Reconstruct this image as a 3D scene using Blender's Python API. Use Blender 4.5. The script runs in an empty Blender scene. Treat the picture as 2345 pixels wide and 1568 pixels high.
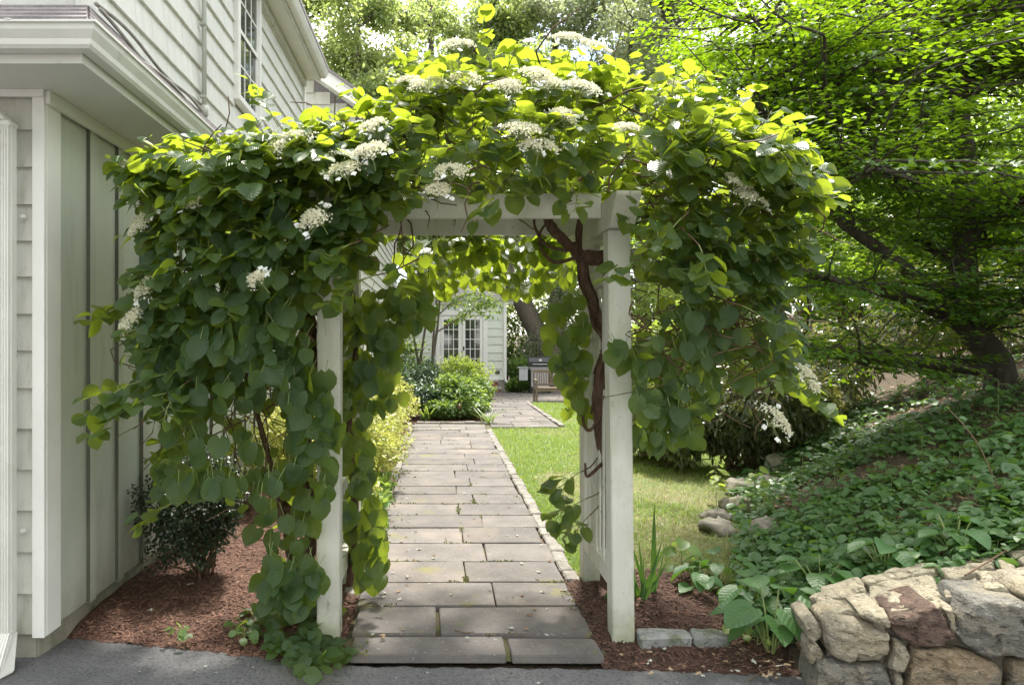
import bpy, bmesh, math, random
import numpy as np
from mathutils import Vector, Matrix, noise as mnoise
R = math.radians
rng = np.random.default_rng(11)
random.seed(11)
scene = bpy.context.scene
COL = scene.collection

# ------------------------------------------------------------------ camera
CAMH = 1.75
FPX, CX, CY = 1563.0, 1009.0, 780.0          # measured on the photograph at 2345 px width
cam_d = bpy.data.cameras.new('camera')
cam_d.sensor_width = 36.0
cam_d.lens = 24.0
cam_d.shift_x = 0.0697
cam_d.shift_y = -0.0017
cam_d.clip_start = 0.05
cam_d.clip_end = 2000
cam = bpy.data.objects.new('camera', cam_d)
COL.objects.link(cam)
cam.location = (0, 0, CAMH)
cam.rotation_euler = (R(90), 0, 0)
scene.camera = cam

# ------------------------------------------------------------------ sky and sun
SUN_EL, SUN_AZ = 63.0, 13.0                  # azimuth from +Y towards +X
world = bpy.data.worlds.new('World')
scene.world = world
world.use_nodes = True
wn = world.node_tree
for n in list(wn.nodes): wn.nodes.remove(n)
w_out = wn.nodes.new('ShaderNodeOutputWorld')
w_bg = wn.nodes.new('ShaderNodeBackground')
w_sky = wn.nodes.new('ShaderNodeTexSky')
w_sky.sky_type = 'NISHITA'
w_sky.sun_disc = False
w_sky.sun_elevation = R(SUN_EL)
w_sky.sun_rotation = R(SUN_AZ)
w_sky.air_density = 1.0
w_sky.dust_density = 1.6
# broken white cloud all over the sky
w_tc = wn.nodes.new('ShaderNodeTexCoord')
w_map = wn.nodes.new('ShaderNodeMapping')
w_map.inputs['Scale'].default_value = (1.0, 1.0, 2.2)
w_no = wn.nodes.new('ShaderNodeTexNoise')
w_no.inputs['Scale'].default_value = 3.2
w_no.inputs['Detail'].default_value = 7
w_no.inputs['Roughness'].default_value = 0.6
w_rmp = wn.nodes.new('ShaderNodeValToRGB')
w_rmp.color_ramp.elements[0].position = 0.40
w_rmp.color_ramp.elements[1].position = 0.60
w_mix = wn.nodes.new('ShaderNodeMix')
w_mix.data_type = 'RGBA'
w_mix.inputs['B'].default_value = (10.8, 10.6, 10.0, 1)
wn.links.new(w_tc.outputs['Generated'], w_map.inputs['Vector'])
wn.links.new(w_map.outputs['Vector'], w_no.inputs['Vector'])
wn.links.new(w_no.outputs['Fac'], w_rmp.inputs['Fac'])
wn.links.new(w_rmp.outputs['Color'], w_mix.inputs['Factor'])
wn.links.new(w_sky.outputs['Color'], w_mix.inputs['A'])
wn.links.new(w_mix.outputs['Result'], w_bg.inputs['Color'])
w_bg.inputs['Strength'].default_value = 0.12
wn.links.new(w_bg.outputs['Background'], w_out.inputs['Surface'])

sun_d = bpy.data.lights.new('sun', 'SUN')
sun_d.energy = 3.4
sun_d.angle = R(5)
sun_d.color = (1.0, 0.95, 0.86)
sun = bpy.data.objects.new('sun', sun_d)
COL.objects.link(sun)
sdir = Vector((math.sin(R(SUN_AZ)) * math.cos(R(SUN_EL)), math.cos(R(SUN_AZ)) * math.cos(R(SUN_EL)), math.sin(R(SUN_EL))))
sun.rotation_euler = (-sdir).to_track_quat('-Z', 'Y').to_euler()

scene.view_settings.view_transform = 'Standard'
scene.view_settings.look = 'None'
scene.view_settings.gamma = 1.0
scene.view_settings.use_curve_mapping = False
scene.view_settings.exposure = 1.6
scene.render.engine = 'CYCLES'
scene.cycles.max_bounces = 7
scene.cycles.diffuse_bounces = 4
scene.cycles.transmission_bounces = 5
scene.cycles.glossy_bounces = 3
scene.cycles.transparent_max_bounces = 6
scene.cycles.sample_clamp_indirect = 6.0

# ------------------------------------------------------------------ helpers
def at(u, v, y):
    """world point for a spot measured on the photograph, at its real distance y"""
    return np.array(((u - CX) * y / FPX, y, CAMH - (v - CY) * y / FPX))

def tag(o, label=None, cat=None, group=None, kind=None):
    if label: o['label'] = label
    if cat: o['category'] = cat
    if group: o['group'] = group
    if kind: o['kind'] = kind
    return o

def link(o, parent=None):
    COL.objects.link(o)
    if parent is not None: o.parent = parent
    return o

def empty(name, loc=(0, 0, 0), label=None, cat=None, group=None):
    o = bpy.data.objects.new(name, None)
    o.empty_display_size = 0.1
    link(o)
    o.location = loc
    return tag(o, label, cat, group)

def np_mesh(name, V, F, mat, parent=None, rnd=None, luv=None, smooth=False, loc=None):
    """one mesh object out of numpy arrays; coordinates are world ones, made relative to loc/parent"""
    V = np.asarray(V, dtype=np.float32).reshape(-1, 3)
    F = np.asarray(F, dtype=np.int32)
    off = np.zeros(3)
    if loc is not None: off = off + np.array(loc)
    if parent is not None:
        q = parent
        while q is not None:
            off = off + np.array(q.location); q = q.parent
    V = V - off.astype(np.float32)
    me = bpy.data.meshes.new(name)
    k = F.shape[1]
    me.vertices.add(len(V)); me.vertices.foreach_set('co', V.ravel())
    me.loops.add(F.size); me.loops.foreach_set('vertex_index', F.ravel())
    me.polygons.add(len(F)); me.polygons.foreach_set('loop_start', np.arange(0, F.size, k, dtype=np.int32))
    if smooth: me.polygons.foreach_set('use_smooth', np.ones(len(F), dtype=bool))
    me.update(calc_edges=True)
    if rnd is not None:
        a = me.attributes.new('rnd', 'FLOAT', 'POINT'); a.data.foreach_set('value', np.asarray(rnd, dtype=np.float32))
    if luv is not None:
        a = me.attributes.new('luv', 'FLOAT_VECTOR', 'POINT'); a.data.foreach_set('vector', np.asarray(luv, dtype=np.float32).ravel())
    if mat is not None: me.materials.append(mat)
    o = bpy.data.objects.new(name, me)
    link(o, parent)
    if loc is not None: o.location = loc
    return o

class MB:
    """collects boxes, prisms and tubes; build() links them as one mesh object"""
    def __init__(s): s.v = []; s.f = []
    def add(s, V, F):
        n = len(s.v); s.v += [tuple(p) for p in V]; s.f += [tuple(i + n for i in f) for f in F]; return s
    def box(s, x0, x1, y0, y1, z0, z1):
        V = [(x0, y0, z0), (x1, y0, z0), (x1, y1, z0), (x0, y1, z0), (x0, y0, z1), (x1, y0, z1), (x1, y1, z1), (x0, y1, z1)]
        return s.add(V, [(0, 3, 2, 1), (4, 5, 6, 7), (0, 1, 5, 4), (1, 2, 6, 5), (2, 3, 7, 6), (3, 0, 4, 7)])
    def hexa(s, bot, top):
        """bot, top: four corners each, counter-clockwise from above"""
        return s.add(list(bot) + list(top), [(0, 3, 2, 1), (4, 5, 6, 7), (0, 1, 5, 4), (1, 2, 6, 5), (2, 3, 7, 6), (3, 0, 4, 7)])
    def prism(s, poly, axis, a, b):
        """poly: 2-D outline, extruded along axis 0/1/2 from a to b"""
        def p3(p, t):
            return (t, p[0], p[1]) if axis == 0 else (p[0], t, p[1]) if axis == 1 else (p[0], p[1], t)
        n = len(poly)
        V = [p3(p, a) for p in poly] + [p3(p, b) for p in poly]
        F = [tuple(range(n - 1, -1, -1)), tuple(range(n, 2 * n))] + [(i, (i + 1) % n, n + (i + 1) % n, n + i) for i in range(n)]
        return s.add(V, F)
    def tube(s, pts, rad, sides=8, cap=True):
        V, F = tube(pts, rad, sides)
        n = len(pts)
        s.add(V, F)
        if cap:
            b = len(s.v) - n * sides
            s.f.append(tuple(b + i for i in range(sides - 1, -1, -1)))
            s.f.append(tuple(b + (n - 1) * sides + i for i in range(sides)))
        return s
    def build(s, name, mat, parent=None, bevel=0.0, smooth=False, loc=None, seg=2):
        off = np.zeros(3)
        if loc is not None: off = off + np.array(loc)
        q = parent
        while q is not None:
            off = off + np.array(q.location); q = q.parent
        me = bpy.data.meshes.new(name)
        me.from_pydata([tuple(np.array(p) - off) for p in s.v], [], s.f)
        bm = bmesh.new(); bm.from_mesh(me)
        bmesh.ops.recalc_face_normals(bm, faces=bm.faces)
        if bevel:
            bmesh.ops.bevel(bm, geom=[e for e in bm.edges if len(e.link_faces) == 2 and e.calc_face_angle(0) > 0.6], offset=bevel, segments=seg, affect='EDGES', clamp_overlap=True)
        bm.to_mesh(me); bm.free()
        if smooth:
            me.polygons.foreach_set('use_smooth', np.ones(len(me.polygons), dtype=bool))
        me.materials.append(mat)
        o = bpy.data.objects.new(name, me)
        link(o, parent)
        if loc is not None: o.location = loc
        return o

def tube(pts, rad, sides=6):
    P = np.asarray(pts, dtype=float)
    n = len(P)
    rad = np.full(n, rad) if np.isscalar(rad) else np.asarray(rad, dtype=float)
    T = np.gradient(P, axis=0)
    T /= np.linalg.norm(T, axis=1)[:, None] + 1e-9
    ref = np.array((0.13, 0.21, 0.97)) if abs(T[0][2]) < 0.9 else np.array((1.0, 0.1, 0.05))
    A = np.cross(T, ref); A /= np.linalg.norm(A, axis=1)[:, None] + 1e-9
    B = np.cross(T, A)
    ang = np.arange(sides) * 2 * math.pi / sides
    V = P[:, None, :] + rad[:, None, None] * (np.cos(ang)[None, :, None] * A[:, None, :] + np.sin(ang)[None, :, None] * B[:, None, :])
    V = V.reshape(-1, 3)
    i = np.arange(n - 1)[:, None] * sides; j = np.arange(sides)[None, :]; j2 = (j + 1) % sides
    F = np.stack((i + j, i + j2, i + sides + j2, i + sides + j), axis=-1).reshape(-1, 4)
    return V, F

def tubes_mesh(name, lines, mat, parent=None, sides=5, rnd=False):
    """lines: list of (points, radii); one mesh"""
    Vs, Fs, n = [], [], 0
    for pts, rad in lines:
        V, F = tube(pts, rad, sides)
        Vs.append(V); Fs.append(F + n); n += len(V)
    return np_mesh(name, np.concatenate(Vs), np.concatenate(Fs), mat, parent, smooth=True)

def unit(a):
    return a / (np.linalg.norm(a, axis=-1, keepdims=True) + 1e-9)

def smooth_line(pts, n):
    """Catmull-Rom through the points"""
    P = np.asarray(pts, dtype=float)
    Q = np.vstack((2 * P[0] - P[1], P, 2 * P[-1] - P[-2]))
    out = []
    for t in np.linspace(0, len(P) - 1 - 1e-6, n):
        i = int(t); f = t - i
        a, b, c, d = Q[i], Q[i + 1], Q[i + 2], Q[i + 3]
        out.append(0.5 * (2 * b + (c - a) * f + (2 * a - 5 * b + 4 * c - d) * f * f + (3 * b - a - 3 * c + d) * f ** 3))
    return np.array(out)

# leaf templates: rows along the midrib, y runs from stalk (0) to tip (1), x across, z up
def leaf_template(ts, ws, cols, fold, droop, back=0.0, wave=0.0, twist=0.0):
    V = []
    for t, w in zip(ts, ws):
        for c in cols:
            x = c * w
            y = t - back * abs(c) * (1 - t) ** 3
            z = fold * abs(x) - droop * y * y + wave * math.sin(9 * t + 2 * c) * abs(c) + twist * x * y
            V.append((x, y, z))
    k = len(cols)
    F = [(i * k + j, i * k + j + 1, (i + 1) * k + j + 1, (i + 1) * k + j) for i in range(len(ts) - 1) for j in range(k - 1)]
    return np.array(V), np.array(F)

HY_T, HY_W = [0.0, 0.14, 0.36, 0.60, 0.82, 0.94, 1.03], [0.17, 0.41, 0.50, 0.46, 0.28, 0.11, 0.0]
def hy_leaf(cols, f, d, w, tw): return leaf_template(HY_T, HY_W, cols, f, d, back=0.17, wave=w, twist=tw)
HYD = [hy_leaf((-1, 0, 1), f, d, w, tw) for f, d, w, tw in ((0.22, 0.12, 0.02, 0.1), (0.10, 0.28, 0.03, -0.15), (-0.12, 0.22, 0.02, 0.2), (0.32, 0.16, 0.03, -0.1))]
HYD_FINE = [hy_leaf((-1, -0.66, -0.33, 0, 0.33, 0.66, 1), f, d, w, tw) for f, d, w, tw in ((0.16, 0.14, 0.022, 0.1), (0.06, 0.26, 0.03, -0.15), (-0.14, 0.2, 0.025, 0.2), (0.26, 0.14, 0.03, -0.1))]
OVAL = [leaf_template([0, 0.3, 0.65, 1.0], [0.03, 0.30, 0.27, 0.0], (-1, 0, 1), f, d) for f, d in ((0.35, 0.1), (0.15, 0.3), (-0.1, 0.25))]
DIAM = [leaf_template([0, 0.42, 1.0], [0.02, 0.33, 0.0], (-1, 0, 1), f, d) for f, d in ((0.3, 0.1), (0.1, 0.3), (-0.15, 0.2))]
QUAD = [leaf_template([0, 0.5, 1.0], [0.10, 0.36, 0.05], (-1, 1), 0.0, d) for d in (0.1, 0.35, -0.1)]
LANCE = [leaf_template([0, 0.25, 0.6, 1.0], [0.03, 0.15, 0.13, 0.0], (-1, 0, 1), f, d) for f, d in ((0.3, 0.25), (0.2, 0.5), (0.1, 0.1))]
BLADE = [leaf_template([0, 0.5, 1.0], [0.05, 0.04, 0.004], (-1, 1), 0.0, d) for d in (0.15, 0.45, 0.75)]
HOSTA = [leaf_template([0, 0.12, 0.32, 0.58, 0.8, 0.93, 1.0], [0.12, 0.33, 0.42, 0.37, 0.22, 0.09, 0.0], (-1, -0.5, 0, 0.5, 1), f, d, back=0.1, wave=0.02) for f, d in ((0.25, 0.3), (0.15, 0.5), (0.3, 0.15))]

def frames(d, n):
    d = unit(d)
    w = unit(np.cross(d, n))
    n2 = np.cross(w, d)
    return w, d, n2

def scatter(templates, pos, d, n, size, rnd=None, seed=0):
    """arrays for many leaves: pos stalk end, d tip direction, n upper side, size length"""
    r = np.random.default_rng(seed)
    pos = np.asarray(pos, float); m = len(pos)
    w, d, n = frames(np.asarray(d, float), np.asarray(n, float))
    size = np.broadcast_to(np.asarray(size, float), (m,))
    if rnd is None: rnd = r.random(m)
    which = r.integers(0, len(templates), m)
    Vs, Fs, Rs, Ls, base = [], [], [], [], 0
    for ti, (tv, tf) in enumerate(templates):
        ix = np.nonzero(which == ti)[0]
        if len(ix) == 0: continue
        s = size[ix][:, None, None]
        P = pos[ix][:, None, :] + s * (tv[None, :, 0:1] * w[ix][:, None, :] + tv[None, :, 1:2] * d[ix][:, None, :] + tv[None, :, 2:3] * n[ix][:, None, :])
        k = len(tv)
        Vs.append(P.reshape(-1, 3))
        Fs.append((tf[None] + (np.arange(len(ix)) * k)[:, None, None] + base).reshape(-1, tf.shape[1]))
        Rs.append(np.repeat(rnd[ix], k)); Ls.append(np.tile(tv, (len(ix), 1)))
        base += len(ix) * k
    return np.concatenate(Vs), np.concatenate(Fs), np.concatenate(Rs), np.concatenate(Ls)

def leaves_mesh(name, templates, pos, d, n, size, mat, parent=None, rnd=None, seed=0, smooth=False, kind='stuff'):
    V, F, r_, l_ = scatter(templates, pos, d, n, size, rnd, seed)
    o = np_mesh(name, V, F, mat, parent, rnd=r_, luv=l_, smooth=smooth)
    if kind: o['kind'] = kind
    return o

def in_poly(px, py, poly):
    poly = np.asarray(poly, float); res = np.zeros(len(px), bool)
    j = len(poly) - 1
    for i in range(len(poly)):
        xi, yi = poly[i]; xj, yj = poly[j]
        c = ((yi > py) != (yj > py)) & (px < (xj - xi) * (py - yi) / (yj - yi + 1e-12) + xi)
        res ^= c; j = i
    return res

def poly_points(poly, n, r):
    poly = np.asarray(poly, float); lo, hi = poly.min(0), poly.max(0)
    out = np.zeros((0, 2))
    while len(out) < n:
        p = lo + r.random((n * 3, 2)) * (hi - lo)
        out = np.vstack((out, p[in_poly(p[:, 0], p[:, 1], poly)]))
    return out[:n]
# ------------------------------------------------------------------ materials
def new_mat(name):
    m = bpy.data.materials.new(name); m.use_nodes = True
    nt = m.node_tree
    b = nt.nodes['Principled BSDF']
    return m, nt, b

def nd(nt, typ, **kw):
    n = nt.nodes.new(typ)
    for k, v in kw.items():
        if k in n.inputs: n.inputs[k].default_value = v
        else: setattr(n, k, v)
    return n

def mixc(nt, fac, a, b, blend='MIX'):
    n = nt.nodes.new('ShaderNodeMix'); n.data_type = 'RGBA'; n.blend_type = blend
    for sock, val in (('Factor', fac), ('A', a), ('B', b)):
        if isinstance(val, (int, float)): n.inputs[sock].default_value = val
        elif isinstance(val, tuple): n.inputs[sock].default_value = (*val, 1)
        else: nt.links.new(val, n.inputs[sock])
    return n.outputs['Result']

def noise(nt, vec, scale, detail=4, rough=0.55, dist=0.0):
    n = nd(nt, 'ShaderNodeTexNoise', Scale=scale, Detail=detail, Roughness=rough, Distortion=dist)
    nt.links.new(vec, n.inputs['Vector'])
    return n.outputs['Fac']

def ramp(nt, fac, a, b):
    n = nt.nodes.new('ShaderNodeMapRange'); n.clamp = True
    n.inputs['From Min'].default_value = a; n.inputs['From Max'].default_value = b
    nt.links.new(fac, n.inputs['Value'])
    return n.outputs['Result']

def math_n(nt, op, a, b=None):
    n = nt.nodes.new('ShaderNodeMath'); n.operation = op
    for i, val in enumerate((a, b)):
        if val is None: continue
        if isinstance(val, (int, float)): n.inputs[i].default_value = val
        else: nt.links.new(val, n.inputs[i])
    return n.outputs[0]

def bump(nt, b, height, strength, dist=0.01):
    n = nd(nt, 'ShaderNodeBump', Strength=strength, Distance=dist)
    nt.links.new(height, n.inputs['Height'])
    nt.links.new(n.outputs['Normal'], b.inputs['Normal'])

def surf(name, c1, c2, scale=8.0, rough=0.7, bmp=0.3, bscale=60.0, stretch=(1, 1, 1), spots=None, spec=0.4, var=0.0, bdist=0.01, attr=False, metal=0.0, wpos=True, lo=0.35, hi=0.65, foot=None):
    """two mottled tones, optional spots [(colour, scale, from, to)], fine relief, per-piece variation"""
    m, nt, b = new_mat(name)
    if wpos:
        g = nt.nodes.new('ShaderNodeNewGeometry'); vec0 = g.outputs['Position']
    else:
        g = nt.nodes.new('ShaderNodeTexCoord'); vec0 = g.outputs['Object']
    mp = nd(nt, 'ShaderNodeMapping', Scale=stretch)
    nt.links.new(vec0, mp.inputs['Vector']); vec = mp.outputs['Vector']
    col = mixc(nt, ramp(nt, noise(nt, vec, scale, 6, 0.6), lo, hi), c1, c2)
    for sp in (spots or []):
        cs, ss, a, z = sp
        col = mixc(nt, ramp(nt, noise(nt, vec, ss, 5, 0.65), a, z), col, cs)
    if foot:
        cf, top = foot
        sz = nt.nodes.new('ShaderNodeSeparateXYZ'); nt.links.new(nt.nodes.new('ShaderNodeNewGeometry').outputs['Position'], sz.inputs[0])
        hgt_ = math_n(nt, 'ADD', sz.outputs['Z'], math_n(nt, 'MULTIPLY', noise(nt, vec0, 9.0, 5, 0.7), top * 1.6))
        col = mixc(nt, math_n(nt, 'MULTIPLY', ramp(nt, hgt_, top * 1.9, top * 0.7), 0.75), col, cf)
    if var or attr:
        if attr:
            r_ = nd(nt, 'ShaderNodeAttribute', attribute_name='rnd').outputs['Fac']
        else:
            r_ = nt.nodes.new('ShaderNodeObjectInfo').outputs['Random']
        h = nt.nodes.new('ShaderNodeHueSaturation')
        mr = nt.nodes.new('ShaderNodeMapRange')
        mr.inputs['To Min'].default_value = 1 - var; mr.inputs['To Max'].default_value = 1 + var
        nt.links.new(r_, mr.inputs['Value']); nt.links.new(mr.outputs['Result'], h.inputs['Value'])
        nt.links.new(col, h.inputs['Color']); col = h.outputs['Color']
    nt.links.new(col, b.inputs['Base Color'])
    b.inputs['Roughness'].default_value = rough
    b.inputs['Specular IOR Level'].default_value = spec
    b.inputs['Metallic'].default_value = metal
    if bmp: bump(nt, b, noise(nt, vec, bscale, 6, 0.65), bmp, bdist)
    return m

def leaf_mat(name, c1, c2, tcol, trans=0.4, rough=0.42, veins=False, spec=0.5, vmin=0.85, vmax=1.15):
    """leaf blade: glossy upper side, light passing through; tone differs leaf by leaf"""
    m, nt, b = new_mat(name)
    a = nd(nt, 'ShaderNodeAttribute', attribute_name='rnd').outputs['Fac']
    oi = nt.nodes.new('ShaderNodeObjectInfo').outputs['Random']
    r_ = math_n(nt, 'FRACT', math_n(nt, 'ADD', a, oi))
    col = mixc(nt, r_, c1, c2)
    tc = mixc(nt, r_, tcol, tuple(min(1, x * 0.8) for x in tcol))
    if veins:
        lv = nd(nt, 'ShaderNodeAttribute', attribute_name='luv').outputs['Vector']
        sx = nt.nodes.new('ShaderNodeSeparateXYZ'); nt.links.new(lv, sx.inputs[0])
        ax = math_n(nt, 'ABSOLUTE', sx.outputs['X'])
        mid = ramp(nt, ax, 0.03, 0.0)
        side = math_n(nt, 'SINE', math_n(nt, 'MULTIPLY', math_n(nt, 'SUBTRACT', sx.outputs['Y'], math_n(nt, 'MULTIPLY', ax, 0.75)), 42.0))
        vein = math_n(nt, 'MAXIMUM', mid, ramp(nt, side, 0.72, 1.0))
        col = mixc(nt, math_n(nt, 'MULTIPLY', vein, 0.10 if veins == 'soft' else 0.28), col, (0.22, 0.32, 0.12))
        tc = mixc(nt, math_n(nt, 'MULTIPLY', vein, 0.35), tc, (0.45, 0.5, 0.12))
        bump(nt, b, math_n(nt, 'ADD', math_n(nt, 'MULTIPLY', side, -0.5), math_n(nt, 'MULTIPLY', mid, -1.0)), 0.22 if veins == 'soft' else 0.5, 0.006)
    nt.links.new(col, b.inputs['Base Color'])
    b.inputs['Roughness'].default_value = rough
    b.inputs['Specular IOR Level'].default_value = spec
    t = nt.nodes.new('ShaderNodeBsdfTranslucent'); nt.links.new(tc, t.inputs['Color'])
    mx = nt.nodes.new('ShaderNodeMixShader'); mx.inputs[0].default_value = trans
    out = nt.nodes['Material Output']
    nt.links.new(b.outputs[0], mx.inputs[1]); nt.links.new(t.outputs[0], mx.inputs[2]); nt.links.new(mx.outputs[0], out.inputs['Surface'])
    return m

W = {}
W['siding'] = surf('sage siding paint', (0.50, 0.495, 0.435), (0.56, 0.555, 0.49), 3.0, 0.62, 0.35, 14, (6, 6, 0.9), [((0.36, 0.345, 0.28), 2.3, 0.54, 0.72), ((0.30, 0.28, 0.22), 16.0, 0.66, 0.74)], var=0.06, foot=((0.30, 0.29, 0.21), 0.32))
W['sidingup'] = surf('sun faded siding paint', (0.60, 0.60, 0.55), (0.67, 0.665, 0.61), 3.0, 0.6, 0.35, 14, (6, 6, 0.9), [((0.48, 0.47, 0.41), 2.3, 0.58, 0.78)], var=0.05)  # same siding paint, the upper wall's brighter light put into its colour
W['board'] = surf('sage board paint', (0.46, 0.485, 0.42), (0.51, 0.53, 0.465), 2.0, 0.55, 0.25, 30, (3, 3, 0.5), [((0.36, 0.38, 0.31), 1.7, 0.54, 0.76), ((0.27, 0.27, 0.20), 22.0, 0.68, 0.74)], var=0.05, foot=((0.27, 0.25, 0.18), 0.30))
W['sunroom'] = surf('pale green siding paint', (0.60, 0.635, 0.555), (0.66, 0.69, 0.615), 2.0, 0.6, 0.2, 30, (0.5, 3, 3), var=0.04)
W['white'] = surf('white trim paint', (0.74, 0.73, 0.69), (0.80, 0.79, 0.75), 3.0, 0.5, 0.1, 40, spots=[((0.62, 0.60, 0.54), 2.6, 0.60, 0.85)])
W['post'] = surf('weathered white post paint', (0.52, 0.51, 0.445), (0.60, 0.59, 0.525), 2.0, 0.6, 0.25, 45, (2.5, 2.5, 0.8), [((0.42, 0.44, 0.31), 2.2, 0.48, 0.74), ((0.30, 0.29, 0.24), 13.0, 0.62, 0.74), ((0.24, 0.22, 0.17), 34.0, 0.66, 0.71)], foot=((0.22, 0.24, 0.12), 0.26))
W['gutter'] = surf('painted metal gutter', (0.66, 0.65, 0.60), (0.72, 0.71, 0.66), 5.0, 0.38, 0.05, 30, spots=[((0.52, 0.50, 0.43), 6.0, 0.58, 0.75)], spec=0.5)
W['soffit'] = surf('soffit paint', (0.66, 0.66, 0.60), (0.70, 0.70, 0.64), 2.0, 0.6, 0.1, 40, spots=[((0.55, 0.54, 0.46), 3.0, 0.62, 0.8)])
W['conduit'] = surf('painted conduit', (0.40, 0.41, 0.36), (0.46, 0.47, 0.41), 9.0, 0.5, 0.1, 50)
W['cable'] = surf('grey cable', (0.20, 0.19, 0.17), (0.27, 0.26, 0.23), 20.0, 0.6, 0.1, 50)
W['concrete'] = surf('mossy concrete', (0.26, 0.24, 0.19), (0.33, 0.31, 0.25), 6.0, 0.9, 0.5, 40, spots=[((0.13, 0.14, 0.06), 4.0, 0.5, 0.7)])
W['roof'] = surf('asphalt shingle', (0.22, 0.20, 0.20), (0.30, 0.27, 0.27), 30.0, 0.9, 0.5, 120, var=0.12)
W['asphalt'] = surf('asphalt', (0.125, 0.123, 0.125), (0.160, 0.157, 0.158), 1.6, 0.8, 1.0, 110, spots=[((0.088, 0.088, 0.09), 0.9, 0.50, 0.66), ((0.060, 0.060, 0.061), 55.0, 0.52, 0.62), ((0.28, 0.275, 0.27), 70.0, 0.61, 0.67)], bdist=0.006, spec=0.5)
W['slab'] = surf('bluestone', (0.104, 0.093, 0.087), (0.150, 0.134, 0.125), 3.5, 0.8, 0.55, 24, spots=[((0.100, 0.094, 0.090), 6.0, 0.52, 0.70), ((0.30, 0.28, 0.26), 45.0, 0.60, 0.72), ((0.085, 0.070, 0.052), 30.0, 0.63, 0.70), ((0.15, 0.14, 0.06), 3.1, 0.60, 0.69), ((0.190, 0.160, 0.135), 1.3, 0.52, 0.70)], var=0.20, bdist=0.006)
W['joint'] = surf('mossy joint soil', (0.075, 0.06, 0.04), (0.12, 0.095, 0.06), 22.0, 0.95, 0.8, 80, spots=[((0.085, 0.095, 0.028), 3.0, 0.50, 0.62)])
W['cobble'] = surf('granite cobble', (0.175, 0.16, 0.143), (0.275, 0.252, 0.225), 14.0, 0.85, 0.6, 55, spots=[((0.13, 0.125, 0.11), 22.0, 0.54, 0.68), ((0.13, 0.14, 0.055), 5.0, 0.58, 0.70)], var=0.15)
W['greycobble'] = surf('weathered grey granite', (0.17, 0.175, 0.165), (0.27, 0.275, 0.26), 14.0, 0.9, 0.9, 45, spots=[((0.12, 0.13, 0.075), 5.0, 0.48, 0.62), ((0.34, 0.34, 0.32), 50.0, 0.58, 0.68), ((0.08, 0.08, 0.075), 36.0, 0.58, 0.68)], var=0.1)
W['soil'] = surf('woodland soil', (0.055, 0.040, 0.026), (0.10, 0.075, 0.05), 9.0, 0.95, 0.8, 60, spots=[((0.17, 0.12, 0.08), 34.0, 0.60, 0.70)], bdist=0.02)
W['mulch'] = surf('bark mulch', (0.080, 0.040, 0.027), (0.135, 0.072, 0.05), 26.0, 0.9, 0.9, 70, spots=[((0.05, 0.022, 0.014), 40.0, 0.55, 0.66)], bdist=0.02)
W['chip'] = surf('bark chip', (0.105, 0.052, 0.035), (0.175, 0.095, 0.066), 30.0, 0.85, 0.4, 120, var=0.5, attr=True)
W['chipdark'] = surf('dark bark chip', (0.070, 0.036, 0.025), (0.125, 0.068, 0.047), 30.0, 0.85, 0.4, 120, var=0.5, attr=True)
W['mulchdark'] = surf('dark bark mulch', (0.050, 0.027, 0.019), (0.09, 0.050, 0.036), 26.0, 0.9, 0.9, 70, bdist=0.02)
W['raw'] = surf('weathered batten edge', (0.095, 0.10, 0.075), (0.14, 0.145, 0.11), 5.0, 0.8, 0.3, 30, (3, 3, 0.5))  # dark tone for the thin strip on each batten's front edge
W['lawn'] = surf('lawn soil', (0.14, 0.135, 0.06), (0.20, 0.185, 0.09), 3.0, 0.95, 0.6, 60, spots=[((0.11, 0.15, 0.04), 1.3, 0.42, 0.6)])
W['bark'] = surf('dark bark', (0.060, 0.048, 0.038), (0.12, 0.098, 0.08), 5.0, 0.9, 1.0, 14, (4, 4, 0.7), bdist=0.03)
W['bark2'] = surf('grey brown bark', (0.12, 0.095, 0.075), (0.20, 0.165, 0.135), 5.0, 0.9, 1.0, 10, (5, 5, 0.6), bdist=0.04)
W['vinebark'] = surf('shaggy vine bark', (0.085, 0.045, 0.028), (0.19, 0.115, 0.075), 9.0, 0.9, 1.0, 26, (5, 5, 0.9), bdist=0.02)
W['twig'] = surf('brown twig', (0.10, 0.06, 0.035), (0.16, 0.10, 0.06), 12.0, 0.7, 0.2, 60)
W['shoot'] = surf('green shoot', (0.17, 0.22, 0.07), (0.24, 0.28, 0.10), 12.0, 0.5, 0.1, 60)
W['glass'], _nt, _b = new_mat('window glass')
_b.inputs['Base Color'].default_value = (0.035, 0.04, 0.042, 1); _b.inputs['Roughness'].default_value = 0.04; _b.inputs['Specular IOR Level'].default_value = 0.9
_b.inputs['IOR'].default_value = 1.6
W['brick'] = surf('red brick', (0.28, 0.10, 0.075), (0.36, 0.15, 0.115), 9.0, 0.85, 0.4, 60, var=0.18)
W['mortar'] = surf('mortar', (0.28, 0.26, 0.23), (0.36, 0.34, 0.30), 20.0, 0.95, 0.6, 80)
W['stonecap'] = surf('stone tread', (0.30, 0.27, 0.23), (0.38, 0.34, 0.30), 7.0, 0.8, 0.3, 50)
W['bench'] = surf('weathered teak', (0.17, 0.125, 0.09), (0.25, 0.19, 0.145), 6.0, 0.75, 0.4, 30, (8, 1, 1))
W['black'] = surf('black enamel', (0.018, 0.018, 0.02), (0.028, 0.028, 0.03), 8.0, 0.28, 0.0, 40, spec=0.5)
W['steel'] = surf('grey grill shelf', (0.42, 0.42, 0.45), (0.50, 0.50, 0.53), 8.0, 0.45, 0.05, 40)
W['badge'] = surf('badge', (0.66, 0.66, 0.64), (0.72, 0.72, 0.70), 8.0, 0.4, 0.0, 40)
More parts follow.
